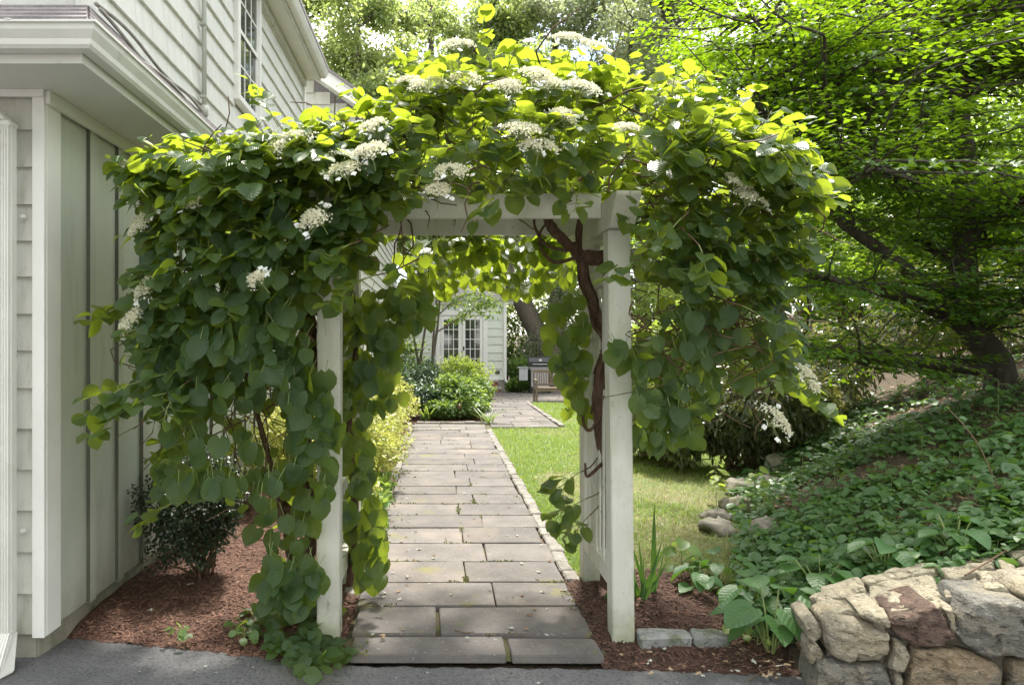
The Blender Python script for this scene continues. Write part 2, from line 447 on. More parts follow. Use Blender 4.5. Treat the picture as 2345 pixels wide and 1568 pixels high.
W['bronze'] = surf('bronze lamp metal', (0.10, 0.07, 0.04), (0.16, 0.11, 0.06), 18.0, 0.4, 0.1, 40, metal=0.7)
W['redflag'] = surf('red label', (0.55, 0.08, 0.03), (0.6, 0.10, 0.04), 8.0, 0.5, 0.0, 40)
def stone_mat(name, a, b_, c):
    return surf(name, a, b_, 11.0, 0.9, 1.0, 26, (1, 1, 1.9), [(c, 5.0, 0.48, 0.62), (tuple(min(1, x * 1.6) for x in b_), 30.0, 0.56, 0.68), (tuple(x * 0.4 for x in a), 22.0, 0.56, 0.66), (tuple(x * 0.55 for x in a), 60.0, 0.57, 0.66), (tuple(min(1, x * 1.9) for x in b_), 80.0, 0.62, 0.70)], bdist=0.03, lo=0.3, hi=0.7)
W['st_tan'] = stone_mat('tan fieldstone', (0.25, 0.215, 0.155), (0.37, 0.325, 0.245), (0.31, 0.26, 0.17))
W['st_grey'] = stone_mat('grey fieldstone', (0.135, 0.130, 0.112), (0.21, 0.20, 0.172), (0.25, 0.22, 0.165))
W['st_brown'] = stone_mat('rusty brown fieldstone', (0.085, 0.055, 0.042), (0.16, 0.105, 0.078), (0.12, 0.085, 0.065))
W['st_ochre'] = stone_mat('ochre fieldstone', (0.22, 0.165, 0.10), (0.33, 0.255, 0.165), (0.16, 0.14, 0.11))
W['st_top'] = stone_mat('lichened capstone', (0.32, 0.28, 0.20), (0.42, 0.37, 0.275), (0.35, 0.31, 0.215))
W['st_wmort'] = surf('wall mortar', (0.16, 0.145, 0.115), (0.25, 0.225, 0.18), 18.0, 0.95, 0.9, 40, bdist=0.02)
W['rock'] = surf('mossy rock', (0.22, 0.20, 0.165), (0.32, 0.29, 0.24), 8.0, 0.9, 0.8, 22, spots=[((0.10, 0.115, 0.035), 3.5, 0.50, 0.62)], bdist=0.02, var=0.12)

L = {}
L['hyd'] = leaf_mat('climbing hydrangea leaf', (0.010, 0.032, 0.016), (0.027, 0.066, 0.024), (0.66, 0.84, 0.045), 0.37, 0.33, True, 0.42)
L['maple'] = leaf_mat('fine tree leaf', (0.036, 0.085, 0.024), (0.060, 0.125, 0.030), (0.46, 0.72, 0.02), 0.42, 0.45)
L['oak'] = leaf_mat('oak leaf', (0.085, 0.125, 0.045), (0.14, 0.18, 0.075), (0.58, 0.70, 0.20), 0.48, 0.45)
L['oak2'] = leaf_mat('grey green leaf', (0.13, 0.16, 0.095), (0.19, 0.22, 0.14), (0.58, 0.66, 0.32), 0.46, 0.45)
L['wood'] = leaf_mat('woodland leaf', (0.050, 0.10, 0.025), (0.09, 0.15, 0.035), (0.42, 0.62, 0.05), 0.42, 0.45)
L['lit'] = leaf_mat('pale shrub leaf', (0.15, 0.22, 0.045), (0.22, 0.28, 0.07), (0.58, 0.72, 0.10), 0.44, 0.5)
L['varieg'] = leaf_mat('gold edged shrub leaf', (0.20, 0.25, 0.05), (0.50, 0.48, 0.17), (0.68, 0.72, 0.14), 0.38, 0.4)
L['box'] = leaf_mat('boxwood leaf', (0.016, 0.032, 0.018), (0.034, 0.058, 0.028), (0.10, 0.18, 0.02), 0.18, 0.35, spec=0.6)
L['yew'] = leaf_mat('blue green shrub leaf', (0.030, 0.060, 0.034), (0.055, 0.095, 0.05), (0.16, 0.28, 0.06), 0.25, 0.4)
L['peren'] = leaf_mat('perennial leaf', (0.08, 0.15, 0.04), (0.13, 0.21, 0.06), (0.46, 0.62, 0.09), 0.36, 0.45)
L['leuco'] = leaf_mat('glossy drooping leaf', (0.055, 0.085, 0.040), (0.12, 0.145, 0.065), (0.44, 0.46, 0.10), 0.28, 0.25, spec=0.7)
L['ground'] = leaf_mat('ground cover leaf', (0.050, 0.115, 0.038), (0.11, 0.20, 0.07), (0.30, 0.52, 0.07), 0.32, 0.42)
L['hosta'] = leaf_mat('hosta leaf', (0.045, 0.115, 0.035), (0.075, 0.16, 0.05), (0.22, 0.48, 0.04), 0.28, 0.42, 'soft')
L['grass'] = leaf_mat('grass blade', (0.10, 0.19, 0.03), (0.20, 0.27, 0.055), (0.46, 0.62, 0.08), 0.35, 0.55)
L['straw'] = leaf_mat('dry grass blade', (0.20, 0.18, 0.075), (0.30, 0.26, 0.12), (0.42, 0.38, 0.14), 0.30, 0.6)
L['iris'] = leaf_mat('iris blade', (0.035, 0.085, 0.025), (0.06, 0.13, 0.035), (0.22, 0.42, 0.04), 0.28, 0.4)
L['flower'] = leaf_mat('cream floret', (0.62, 0.60, 0.42), (0.84, 0.82, 0.68), (0.80, 0.78, 0.58), 0.40, 0.7)
L['petal'] = leaf_mat('white petal', (0.80, 0.81, 0.76), (0.86, 0.87, 0.83), (0.80, 0.82, 0.76), 0.35, 0.6)
L['dead'] = leaf_mat('fallen leaf', (0.20, 0.10, 0.05), (0.36, 0.27, 0.17), (0.3, 0.18, 0.08), 0.15, 0.7)
L['pale'] = leaf_mat('pale fallen leaf', (0.42, 0.44, 0.36), (0.56, 0.56, 0.48), (0.4, 0.4, 0.3), 0.15, 0.6)
L['moss'] = leaf_mat('joint moss', (0.075, 0.085, 0.022), (0.15, 0.15, 0.045), (0.2, 0.24, 0.04), 0.2, 0.8)
# ------------------------------------------------------------------ ground and paving
def interp(x, xs, ys): return np.interp(x, xs, ys)
def fnoise(x, y, s, seed=0.0):
    """cheap smooth noise, vectorised"""
    x = np.asarray(x, float) * s + seed; y = np.asarray(y, float) * s - seed * 0.7
    return (np.sin(x * 1.7 + 1.3 * np.sin(y * 1.1 + seed)) + np.sin(y * 2.1 + 1.1 * np.sin(x * 0.9 - 1.7)) + 0.5 * np.sin(3.3 * x + 2.7 * y)) / 2.5

def bank_edge(y): return interp(y, [3.0, 3.7, 4.2, 5, 6, 7, 8, 9, 12, 16, 25, 60], [1.75, 1.72, 1.75, 2.15, 2.55, 2.95, 3.4, 3.8, 4.6, 5.5, 7.5, 12])
def wall_line(x): return 3.4 - (x - 1.91) * 0.2424
def bank_h(x, y):
    x = np.asarray(x, float); y = np.asarray(y, float)
    s = np.clip(x - bank_edge(y), 0, None)
    h = 0.44 * np.minimum(s, 6.0) + 0.12 * np.clip(s - 6.0, 0, 20)
    h = h * (1 - np.exp(-s * 3.5))
    h = h + np.where(s > 0.2, 0.05 * fnoise(x, y, 1.6), 0)
    front = (x > 1.75) & (y < wall_line(x) + 0.22)
    return np.where(front, 0.0, np.maximum(h, 0))
def ground_z(x, y): return bank_h(x, y) - 0.05

xs = np.unique(np.concatenate((np.linspace(-600, -30, 12), np.linspace(-30, -3, 28), np.linspace(-3, 0.8, 20), np.linspace(0.8, 9, 120), np.linspace(9, 30, 43), np.linspace(30, 600, 14))))
ys = np.unique(np.concatenate((np.linspace(-300, -5, 14), np.linspace(-5, 2.5, 12), np.linspace(2.5, 12, 130), np.linspace(12, 32, 60), np.linspace(32, 60, 20), np.linspace(60, 900, 16))))
def grid_mesh(name, xs, ys, zf, mat, parent=None, smooth=True, keep=None):
    X, Y = np.meshgrid(xs, ys, indexing='xy')
    Z = zf(X, Y)
    V = np.stack((X, Y, Z), -1).reshape(-1, 3)
    nx = len(xs); i = np.arange(len(ys) - 1)[:, None] * nx + np.arange(nx - 1)[None, :]
    F = np.stack((i, i + 1, i + 1 + nx, i + nx), -1).reshape(-1, 4)
    if keep is not None:
        c = V[F].mean(1); F = F[keep(c[:, 0], c[:, 1])]
    return np_mesh(name, V, F, mat, parent, smooth=smooth)
tag(grid_mesh('ground', xs, ys, ground_z, W['soil']), kind='structure')

# driveway
AEX = np.array([-8, -2.22, -1.42, -0.92, -0.52, 0.95, 1.12, 1.9, 2.1, 3.0, 14])
AEY = np.array([4.15, 4.08, 3.93, 3.80, 3.72, 3.67, 3.66, 3.60, 3.5, 3.35, 2.0])
def asph_edge(x): return interp(x, AEX, AEY) + 0.008 * np.sin(np.asarray(x) * 23) + 0.006 * np.sin(np.asarray(x) * 61 + 1)
ax = np.unique(np.concatenate((np.linspace(-30, -3, 20), np.linspace(-3, 3, 240), np.linspace(3, 14, 30))))
T = np.concatenate((np.linspace(0, 0.9, 10), np.linspace(0.92, 1, 6)))
V = []
for t in T:
    yy = -14 + t * (asph_edge(ax) + 14)
    V.append(np.stack((ax, yy, 0.004 * fnoise(ax, yy, 1.2) - (0.02 if t == 1 else 0.0)), -1))
V = np.concatenate(V); nx = len(ax)
i = np.arange(len(T) - 1)[:, None] * nx + np.arange(nx - 1)[None, :]
tag(np_mesh('asphalt_driveway', V, np.stack((i, i + 1, i + 1 + nx, i + nx), -1).reshape(-1, 4), W['asphalt'], smooth=True), kind='structure')

# bark mulch beds
def sheet(name, x0, x1, y0f, y1f, zf, mat, nx=60, ny=120, power=1.0):
    gx = np.linspace(x0, x1, nx); t = np.linspace(0, 1, ny) ** power
    V = []
    for tt in t:
        yy = y0f(gx) + tt * (y1f(gx) - y0f(gx))
        V.append(np.stack((gx, yy, zf(gx, yy)), -1))
    V = np.concatenate(V)
    i = np.arange(ny - 1)[:, None] * nx + np.arange(nx - 1)[None, :]
    o = np_mesh(name, V, np.stack((i, i + 1, i + 1 + nx, i + nx), -1).reshape(-1, 4), mat, smooth=True)
    return tag(o, kind='structure')
def z_mulch_l(x, y):
    e = np.clip((y - asph_edge(x)) / 0.25, 0, 1)
    return -0.02 + e * (0.06 + 0.025 * fnoise(x, y, 2.6)) + 0.01 * fnoise(x, y, 9, 2)
def z_mulch_r(x, y):
    e = np.clip((y - asph_edge(x)) / 0.3, 0, 1)
    d2 = ((x - 1.45) / 0.55) ** 2 + ((y - 4.45) / 0.55) ** 2
    return -0.02 + e * (0.035 + 0.10 * np.exp(-d2)) + 0.012 * fnoise(x, y, 8, 1) * e
sheet('mulch_bed', -2.4, -0.545, lambda x: asph_edge(x) - 0.015, lambda x: np.full_like(x, 13.95), z_mulch_l, W['mulch'], 50, 160, 1.6)
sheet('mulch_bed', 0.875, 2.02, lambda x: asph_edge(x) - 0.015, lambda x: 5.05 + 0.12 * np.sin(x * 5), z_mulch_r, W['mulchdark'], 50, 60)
sheet('mulch_bed', -1.5, 0.93, lambda x: np.full_like(x, 14.25), lambda x: np.full_like(x, 23.3), lambda x, y: 0.03 + 0.02 * fnoise(x, y, 2), W['mulch'], 20, 50)

# lawn with grass
def z_lawn(x, y): return 0.0 + 0.012 * fnoise(x, y, 1.1, 3)
sheet('lawn', 0.90, 9.5, lambda x: 4.85 + 0.1 * np.sin(x * 4), lambda x: np.full_like(x, 27.0), z_lawn, W['lawn'], 80, 120, 1.3)
NG = 150000
gy = 4.9 + (18.9 - 4.9) * rng.random(NG) ** 1.7
gx = 1.0 + (np.minimum(bank_edge(gy) + 0.3, 4.6) - 1.0) * rng.random(NG)
ok = ~((gy > 13.45) & (gx < 2.5)) & ~((gx > 1.4) & (gx < 1.95) & (gy < 5.1))
dry = fnoise(gx, gy, 1.3, 5) + np.where((gx > 1.2) & (gy < 9.0), 1.05, -0.2)
ok &= rng.random(NG) > np.clip(0.2 + 0.5 * dry, 0, 0.72)
gx, gy, dry = gx[ok], gy[ok], dry[ok]
m = len(gx); ang = rng.random(m) * 2 * math.pi
lean = 0.25 + 0.6 * rng.random(m)
gd = np.stack((np.cos(ang) * lean, np.sin(ang) * lean, np.ones(m)), -1)
gn = np.stack((-np.cos(ang), -np.sin(ang), lean), -1)
gs = (0.030 + 0.035 * rng.random(m)) * (1 + 0.05 * (gy - 5))
gp = np.stack((gx, gy, z_lawn(gx, gy) - 0.002), -1)
isdry = (rng.random(m) < np.clip(0.12 + 0.45 * dry, 0.05, 0.85))
tag(leaves_mesh('grass', BLADE, gp[~isdry], gd[~isdry], gn[~isdry], gs[~isdry] * 1.15, L['grass'], seed=1), 'short green grass of the lawn beside the path', 'grass')
tag(leaves_mesh('grass', BLADE, gp[isdry], gd[isdry] * (1, 1, 0.5), gn[isdry], gs[isdry], L['straw'], seed=2), 'dry straw coloured grass in the thin patch of lawn', 'grass')

# mulch chips
CHIP = [(np.array([(-.5, -.12, 0), (.5, -.09, 0), (.5, .1, .02), (-.5, .12, .0), (-.45, -.10, .10), (.46, -.06, .09), (.45, .07, .11), (-.47, .1, .08)]) * np.array((1, 1, 1)),
         np.array([(4, 5, 6, 7), (0, 1, 5, 4), (1, 2, 6, 5), (2, 3, 7, 6), (3, 0, 4, 7)]))]
def chips(x, y, zf, label, smin=0.012, smax=0.05, mat='chip'):
    m = len(x); a = rng.random(m) * 2 * math.pi
    d = np.stack((np.cos(a), np.sin(a), rng.normal(0, 0.3, m)), -1)
    n = np.stack((rng.normal(0, 0.35, m), rng.normal(0, 0.35, m), np.ones(m)), -1)
    p = np.stack((x, y, zf(x, y) + 0.006 * rng.random(m)), -1)
    s = smin + (smax - smin) * rng.random(m) ** 2
    # template runs along x: swap axes so that d is the long side
    T = [(v[:, [1, 0, 2]], f) for v, f in CHIP]
    tag(leaves_mesh('mulch_chips', T, p, d, n, s, W[mat], seed=4), label, 'mulch')
n = 17000
cx_ = -2.2 + 1.66 * rng.random(n); cy_ = asph_edge(cx_) + (9.5 - asph_edge(cx_)) * rng.random(n) ** 1.9 - 0.02 * rng.random(n)
chips(cx_, cy_, z_mulch_l, 'red brown bark mulch chips in the bed along the garage')
n = 7000
cx_ = 0.89 + 1.11 * rng.random(n); cy_ = asph_edge(cx_) + (5.1 - asph_edge(cx_)) * rng.random(n)
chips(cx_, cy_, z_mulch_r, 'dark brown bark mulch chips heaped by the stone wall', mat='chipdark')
n = 2500
cx_ = -0.5 + 1.4 * rng.random(n); cy_ = 14.3 + 1.2 * rng.random(n)
chips(cx_, cy_, lambda x, y: 0.03 + 0.02 * fnoise(x, y, 2), 'bark mulch chips behind the far cobble border', 0.02, 0.07)

# flagstone path
PX0, PX1 = -0.53, 0.885
path = sheet('path', PX0 - 0.03, PX1 + 0.03, lambda x: asph_edge(x) + 0.07, lambda x: np.full_like(x, 14.1), lambda x, y: 0.012 + 0.005 * fnoise(x, y, 4) - 0.03 * (y < asph_edge(x) + 0.12), W['joint'], 40, 120)
vrows = [1515, 1469, 1403, 1347, 1298, 1255, 1219, 1190, 1163, 1141, 1122, 1102]
yrows = [FPX * CAMH / (v - CY) for v in vrows]
while yrows[-1] < 13.6: yrows.append(yrows[-1] + 0.457)
splits = {0: 0.372, 1: -0.016, 2: 0.36, 3: 0.18, 4: 0.36, 5: 0.19, 6: 0.39, 7: 0.18, 8: 0.35, 9: 0.18, 10: 0.35, 11: 0.18}
def slab(parent, x0, x1, y0, y1, z, j=0.006, tilt=0.0):
    r = lambda: random.uniform(-j, j)
    t = 0.05
    b = [(x0 + r(), y0 + r()), (x1 + r(), y0 + r()), (x1 + r(), y1 + r()), (x0 + r(), y1 + r())]
    zz = [z + random.uniform(-0.003, 0.003) + tilt * k for k in (0, 1, 1, 0)]
    return MB().hexa([(p[0], p[1], z - t) for p in b], [(p[0], p[1], q) for p, q in zip(b, zz)]).build('paving_stone', W['slab'], parent, bevel=0.005)
for k in range(len(yrows) - 1):
    y0, y1 = yrows[k], yrows[k + 1]
    if k in splits: cuts = [splits[k]]
    else: cuts = [random.choice((0.12, 0.35, 0.5, 0.0)) + random.uniform(-0.05, 0.05)]
    if k > 16 and k % 2: cuts = [0.0, 0.5]
    gap = 0.014 if k in (0, 1) else 0.007 if k < 5 else 0.004
    gy_ = 0.013 if k < 2 else 0.005 if k < 6 else 0.0035
    e = [PX0 + (0.02 if k == 0 else 0.0) + random.uniform(-0.015, 0.01)] + cuts + [PX1 + (0.02 if k == 0 else 0) + random.uniform(-0.02, 0.02)]
    for a, b in zip(e[:-1], e[1:]):
        slab(path, a + gap, b - gap, y0 + gy_, y1 - gy_, (0.034 if k == 0 else 0.046) + random.uniform(-0.003, 0.003))

# moss and little weeds in the joints
r_j = np.random.default_rng(33); jp = []
for k in range(len(yrows) - 1):
    y0, y1 = yrows[k], yrows[k + 1]
    c = splits.get(k, None)
    for q in range(70):
        jx = r_j.uniform(PX0, PX1)
        if fnoise(jx, y0, 5.0, 3) > 0.25: jp.append((jx, y0 + r_j.normal(0, 0.006)))
    if c is not None:
        for q in range(60):
            jy = r_j.uniform(y0, y1)
            if fnoise(c * 3 + k * 2.7, jy + k * 1.9, 4.0, 7) > 0.3: jp.append((c + r_j.normal(0, 0.006), jy))
    for q in range(26):
        e_ = PX1 - abs(r_j.normal(0, 0.05)) if q % 2 else PX0 + abs(r_j.normal(0, 0.06)); jy = r_j.uniform(y0, y1)
        if fnoise(e_, jy, 2.2, 1) > 0.1: jp.append((e_, jy))
jp = np.array(jp); m = len(jp); jp = np.repeat(jp, 3, 0) + r_j.normal(0, 0.008, (m * 3, 2)); m = len(jp)
o = leaves_mesh('joint_moss', QUAD, np.column_stack((jp, np.full(m, 0.047))), r_j.normal(0, 1, (m, 3)) * (1, 1, 0.3) + (0, 0, 0.5), r_j.normal(0, 0.5, (m, 3)) + (0, -0.3, 1), r_j.uniform(0.008, 0.022, m), L['moss'], path, seed=34)

# patio beyond the path
patio = sheet('patio', 0.9, 7.5, lambda x: np.where(x < 2.42, 13.5, 18.85) + 0.0 * x, lambda x: np.full_like(x, 23.45), lambda x, y: 0.013 + 0.003 * fnoise(x, y, 4), W['joint'], 90, 60)
y = 13.55
first = True
while y < 22.9:
    hgt = 0.457
    x = 0.93 + random.uniform(0, 0.1) if y < 19 else 1.0
    xe = 2.36 if y < 18.6 else 5.2
    while x < xe - 0.1:
        w = random.choice((0.46, 0.61, 0.76, 0.91))
        x2 = min(x + w, xe) if xe - (x + w) > 0.2 else xe
        slab(patio, x + 0.006, x2 - 0.006, y + 0.006, y + hgt - 0.006, 0.04 + random.uniform(-0.004, 0.004))
        x = x2
    y += hgt

# cobble edgings: shared stone shapes, one object per cobble
def cobble_mesh(seed, l, w, h, amp=0.006):
    bm = bmesh.new(); bmesh.ops.create_cube(bm, size=1.0)
    for v in bm.verts: v.co = Vector((v.co.x * l, v.co.y * w, v.co.z * h))
    bmesh.ops.subdivide_edges(bm, edges=list(bm.edges), cuts=2, use_grid_fill=True)
    bmesh.ops.bevel(bm, geom=[e for e in bm.edges if len(e.link_faces) == 2 and e.calc_face_angle(0) > 0.6], offset=0.012, segments=1, affect='EDGES')
    for v in bm.verts:
        v.co += amp * mnoise.noise_vector(v.co * 22 + Vector((seed * 3.1, seed, -seed)))
    me = bpy.data.meshes.new('cobblestone'); bm.to_mesh(me); bm.free()
    me.materials.append(W['cobble'])
    return me
COB = [cobble_mesh(s, 0.235, 0.105, 0.12) for s in range(5)]
def edging(label, p0, p1, zc, wob=0.008, cat='edging'):
    p0, p1 = np.array(p0), np.array(p1)
    e = empty('cobble_edging', (*p0, 0), label, cat, 'cobble edgings')
    d = p1 - p0; ln = np.hypot(*d); d = d / ln; a = math.atan2(d[1], d[0]); s = 0.0
    while s < ln - 0.1:
        l = random.uniform(0.85, 1.12)
        o = bpy.data.objects.new('cobblestone', random.choice(COB)); link(o, e)
        c = d * (s + 0.12 * l) + np.array((-d[1], d[0])) * random.uniform(-wob, wob)
        o.location = (c[0], c[1], zc + random.uniform(-0.008, 0.008))
        o.rotation_euler = (random.uniform(-0.05, 0.05), random.uniform(-0.04, 0.04), a + random.uniform(-0.03, 0.03) + (math.pi if random.random() < 0.5 else 0))
        o.scale = (l, random.uniform(0.9, 1.15), 1.0)
        s += 0.231 * l
    return e
edging('pale granite cobble edging between the flagstone path and the lawn', (0.945, 4.86), (0.935, 13.05), -0.008)
edging('granite cobble edging half hidden by leaves on the bed side of the path', (-0.60, 4.6), (-0.59, 13.9), -0.01)
edging('granite cobble row across the far end of the path before the shrubs', (-0.50, 14.18), (0.98, 14.18), 0.01)
edging('granite cobble edging between the patio and the lawn by the bench', (2.44, 13.7), (2.40, 18.85), 0.005)
for px, ln, rz, lab in ((1.275, 0.30, 0.02, 'long grey granite block lying at the mulch edge beside the arbor post'), (1.53, 0.20, -0.03, 'short grey granite block half sunk in mulch by the stone wall')):
    me = cobble_mesh(px * 9, ln, 0.11, 0.12, 0.014); me.materials.clear(); me.materials.append(W['greycobble'])
    o = bpy.data.objects.new('granite_block', me); link(o)
    o.location = (px, 3.90, 0.028); o.rotation_euler = (0.05, 0.03, rz)
    tag(o, lab, 'stone block', 'granite blocks at the mulch edge')
# ------------------------------------------------------------------ garage and house beside the arbor
GX, GY = -2.2, 3.77
garage = empty('garage', (GX, GY, 0), 'sage green garage and house with shingle front and white gutters', 'house')
MB().box(-6, GX - 0.03, GY + 0.012, 9.6, -0.1, 0.135).build('foundation', W['concrete'], garage, bevel=0.01)
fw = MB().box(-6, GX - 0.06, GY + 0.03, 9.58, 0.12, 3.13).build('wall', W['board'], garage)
def zf(v): return CAMH - (v - CY) * GY / FPX
zs = [zf(v) for v in (1450, 1357, 1262, 1167, 1073, 980, 888, 802, 718, 635, 552, 468, 383, 298, 215)] + [3.14]
for a, b in zip(zs[:-1], zs[1:]):
    x = GX - 0.045
    k = 0
    while x > -4.2:
        w = random.uniform(0.32, 0.5) if k else random.uniform(0.22, 0.42)
        r = random.uniform(-0.003, 0.003)
        MB().hexa([(x - w + 0.002, GY - 0.012, a + r), (x, GY - 0.012, a + r), (x, GY + 0.03, a + r), (x - w + 0.002, GY + 0.03, a + r)],
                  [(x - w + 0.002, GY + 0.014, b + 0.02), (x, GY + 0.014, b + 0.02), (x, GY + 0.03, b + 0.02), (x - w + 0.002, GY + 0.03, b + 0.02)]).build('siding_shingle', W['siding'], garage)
        x -= w; k += 1
# corner board wraps the corner
MB().box(GX - 0.045, GX + 0.022, GY - 0.02, GY + 0.0, 0.118, 3.13).build('corner_board', W['white'], garage, bevel=0.002)
MB().box(GX - 0.02, GX + 0.026, GY + 0.0015, GY + 0.14, 0.121, 3.128).build('corner_board', W['white'], garage, bevel=0.002)
# vertical boards and battens on the side
y = GY + 0.14
bat = [4.244, 4.617, 5.0]
while bat[-1] < 9.2: bat.append(bat[-1] + 0.378)
edges = [GY + 0.14] + bat + [9.58]
for k, (a, b) in enumerate(zip(edges[:-1], edges[1:])):
    MB().box(GX - 0.03, GX + random.uniform(-0.002, 0.002), a + 0.0015, b - 0.0015, 0.13 + random.uniform(-0.006, 0.006), 3.13).build('wall_board', W['board'], garage)
for b in bat:
    MB().box(GX - 0.01, GX + 0.024, b, b + 0.072, 0.125 + random.uniform(-0.008, 0.004), 3.13).build('batten', W['board'], garage, bevel=0.002)
    MB().box(GX - 0.01, GX + 0.022, b - 0.006, b - 0.0005, 0.13, 3.13).build('batten_edge', W['raw'], garage)
# eaves: soffit, frieze, fascia, gutter, roof edge
MB().prism([(-6, 3.357), (-1.77, 3.357), (-1.77, 9.6), (GX - 0.02, 9.6), (GX - 0.02, GY + 0.02), (-6, GY + 0.02)], 2, 3.125, 3.14).build('soffit', W['soffit'], garage)
MB().box(-6, GX + 0.03, GY - 0.045, GY - 0.021, 3.085, 3.124).build('frieze_board', W['white'], garage, bevel=0.002)
MB().box(GX + 0.027, GX + 0.055, GY - 0.02, 9.58, 3.05, 3.124).build('frieze_board', W['soffit'], garage, bevel=0.002)
def sweep(profile, x_side, y_front, xa, yb, name, mat):
    """profile (outward offset, z) swept along the front and round the corner along the side"""
    P = np.array(profile); n = len(P)
    V = [(xa, y_front - o, z) for o, z in P] + [(x_side + o, y_front - o, z) for o, z in P] + [(x_side + o, yb, z) for o, z in P]
    F = [(s * n + i, s * n + (i + 1) % n, (s + 1) * n + (i + 1) % n, (s + 1) * n + i) for s in range(2) for i in range(n)]
    F += [tuple(range(n - 1, -1, -1)), tuple(range(2 * n, 3 * n))]
    m = MB(); m.add(V, F)
    return m.build(name, mat, garage)
sweep([(0, 3.105), (0.018, 3.105), (0.018, 3.165), (0.024, 3.17), (0.024, 3.26), (0, 3.26)], -1.77, 3.357, -6, 9.6, 'fascia', W['soffit'])
gut = sweep([(0.027, 3.15), (0.085, 3.15), (0.098, 3.165), (0.103, 3.19), (0.128, 3.225), (0.132, 3.25), (0.145, 3.252), (0.145, 3.262), (0.122, 3.262), (0.118, 3.23), (0.09, 3.19), (0.085, 3.165), (0.034, 3.165), (0.034, 3.258), (0.027, 3.258)], -1.77, 3.357, -6, 9.6, 'gutter', W['gutter'])
for xx in (-2.05, -2.75): MB().box(xx, xx + 0.025, 3.208, 3.33, 3.261, 3.266).build('gutter_strap', W['gutter'], gut)
NR = 5
E0, E1 = np.array((-1.685, 3.265, 3.262)), np.array((-1.95, GY, 3.60))
roof = MB()
roof.add([(-6, E0[1], E0[2]), tuple(E0), (-1.685, 9.6, E0[2]), (-1.95, 9.6, E1[2]), tuple(E1), (-6, GY, E1[2])], [(0, 1, 4, 5), (1, 2, 3, 4)])
rf = roof.build('roof', W['roof'], garage)
for k in range(NR):
    a, b = k / NR, (k + 1.25) / NR
    b = min(b, 1.0)
    for side in (0, 1):
        x0_, lim = (-6.0, 0) if side == 0 else (0, 0)
        pa, pb = E0 + (E1 - E0) * a, E0 + (E1 - E0) * b
        up = 0.011
        if side == 0:
            x = pa[0] - 0.0
            first = True
            while x > -3.6:
                w = random.uniform(0.20, 0.34)
                x2 = x - w
                xt = min(x - 0.002, pb[0])
                q = random.uniform(0, 0.003)
                MB().hexa([(x2, pa[1] - 0.012, pa[2] - 0.006), (x - 0.002, pa[1] - 0.012, pa[2] - 0.006), (xt, pb[1], pb[2] + 0.001), (x2, pb[1], pb[2] + 0.001)],
                          [(x2, pa[1] - 0.012, pa[2] + up + q), (x - 0.002, pa[1] - 0.012, pa[2] + up + q), (xt, pb[1], pb[2] + 0.004), (x2, pb[1], pb[2] + 0.004)]).build('roof_shingle', W['roof'], rf)
                x = x2
        else:
            y = pa[1]
            while y < 9.5:
                w = random.uniform(0.30, 0.42); y2 = y + w
                yt = max(y, pb[1]); 
                MB().hexa([(pa[0] + 0.012, y, pa[2] - 0.006), (pa[0] + 0.012, y2 - 0.002, pa[2] - 0.006), (pb[0], y2 - 0.002, pb[2] + 0.001), (pb[0], yt, pb[2] + 0.001)],
                          [(pa[0] + 0.012, y, pa[2] + up), (pa[0] + 0.012, y2 - 0.002, pa[2] + up), (pb[0], y2 - 0.002, pb[2] + 0.004), (pb[0], yt, pb[2] + 0.004)]).build('roof_shingle', W['roof'], rf)
                y = y2
# upper storey
UX, UY1 = -1.95, 9.7
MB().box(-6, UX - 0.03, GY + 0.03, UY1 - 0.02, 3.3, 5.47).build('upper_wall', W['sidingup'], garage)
WY0, WY1, WZ0, WZ1 = 6.43, 7.27, 4.05, 5.40
z = 3.56; k = 0
while z < 5.45:
    z1 = min(z + 0.2, 5.47)
    y = GY + 0.06 - random.uniform(0, 0.1) if k else GY + 0.0
    while y < UY1 - 0.02:
        w = random.uniform(0.22, 0.38); y2 = min(y + w, UY1)
        a_, b_ = max(y, GY), y2
        segs = [(a_, b_)]
        if z1 > WZ0 + 0.01 and z < WZ1 - 0.01:
            segs = [s for s in ((a_, min(b_, WY0)), (max(a_, WY1), b_)) if s[1] - s[0] > 0.01]
        for s0, s1 in segs:
            r = random.uniform(-0.002, 0.002)
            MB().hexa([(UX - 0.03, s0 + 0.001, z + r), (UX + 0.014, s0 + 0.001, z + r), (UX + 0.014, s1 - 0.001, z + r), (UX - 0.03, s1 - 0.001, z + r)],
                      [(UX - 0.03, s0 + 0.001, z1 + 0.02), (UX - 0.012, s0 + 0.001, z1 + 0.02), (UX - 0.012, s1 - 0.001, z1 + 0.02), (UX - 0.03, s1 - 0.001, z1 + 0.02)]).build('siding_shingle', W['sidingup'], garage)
        y = y2
    z = z1; k += 1
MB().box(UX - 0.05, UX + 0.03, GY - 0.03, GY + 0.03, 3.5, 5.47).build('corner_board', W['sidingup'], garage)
MB().box(UX - 0.05, UX + 0.03, UY1 - 0.06, UY1 + 0.03, 3.2, 5.47).build('corner_board', W['sidingup'], garage)
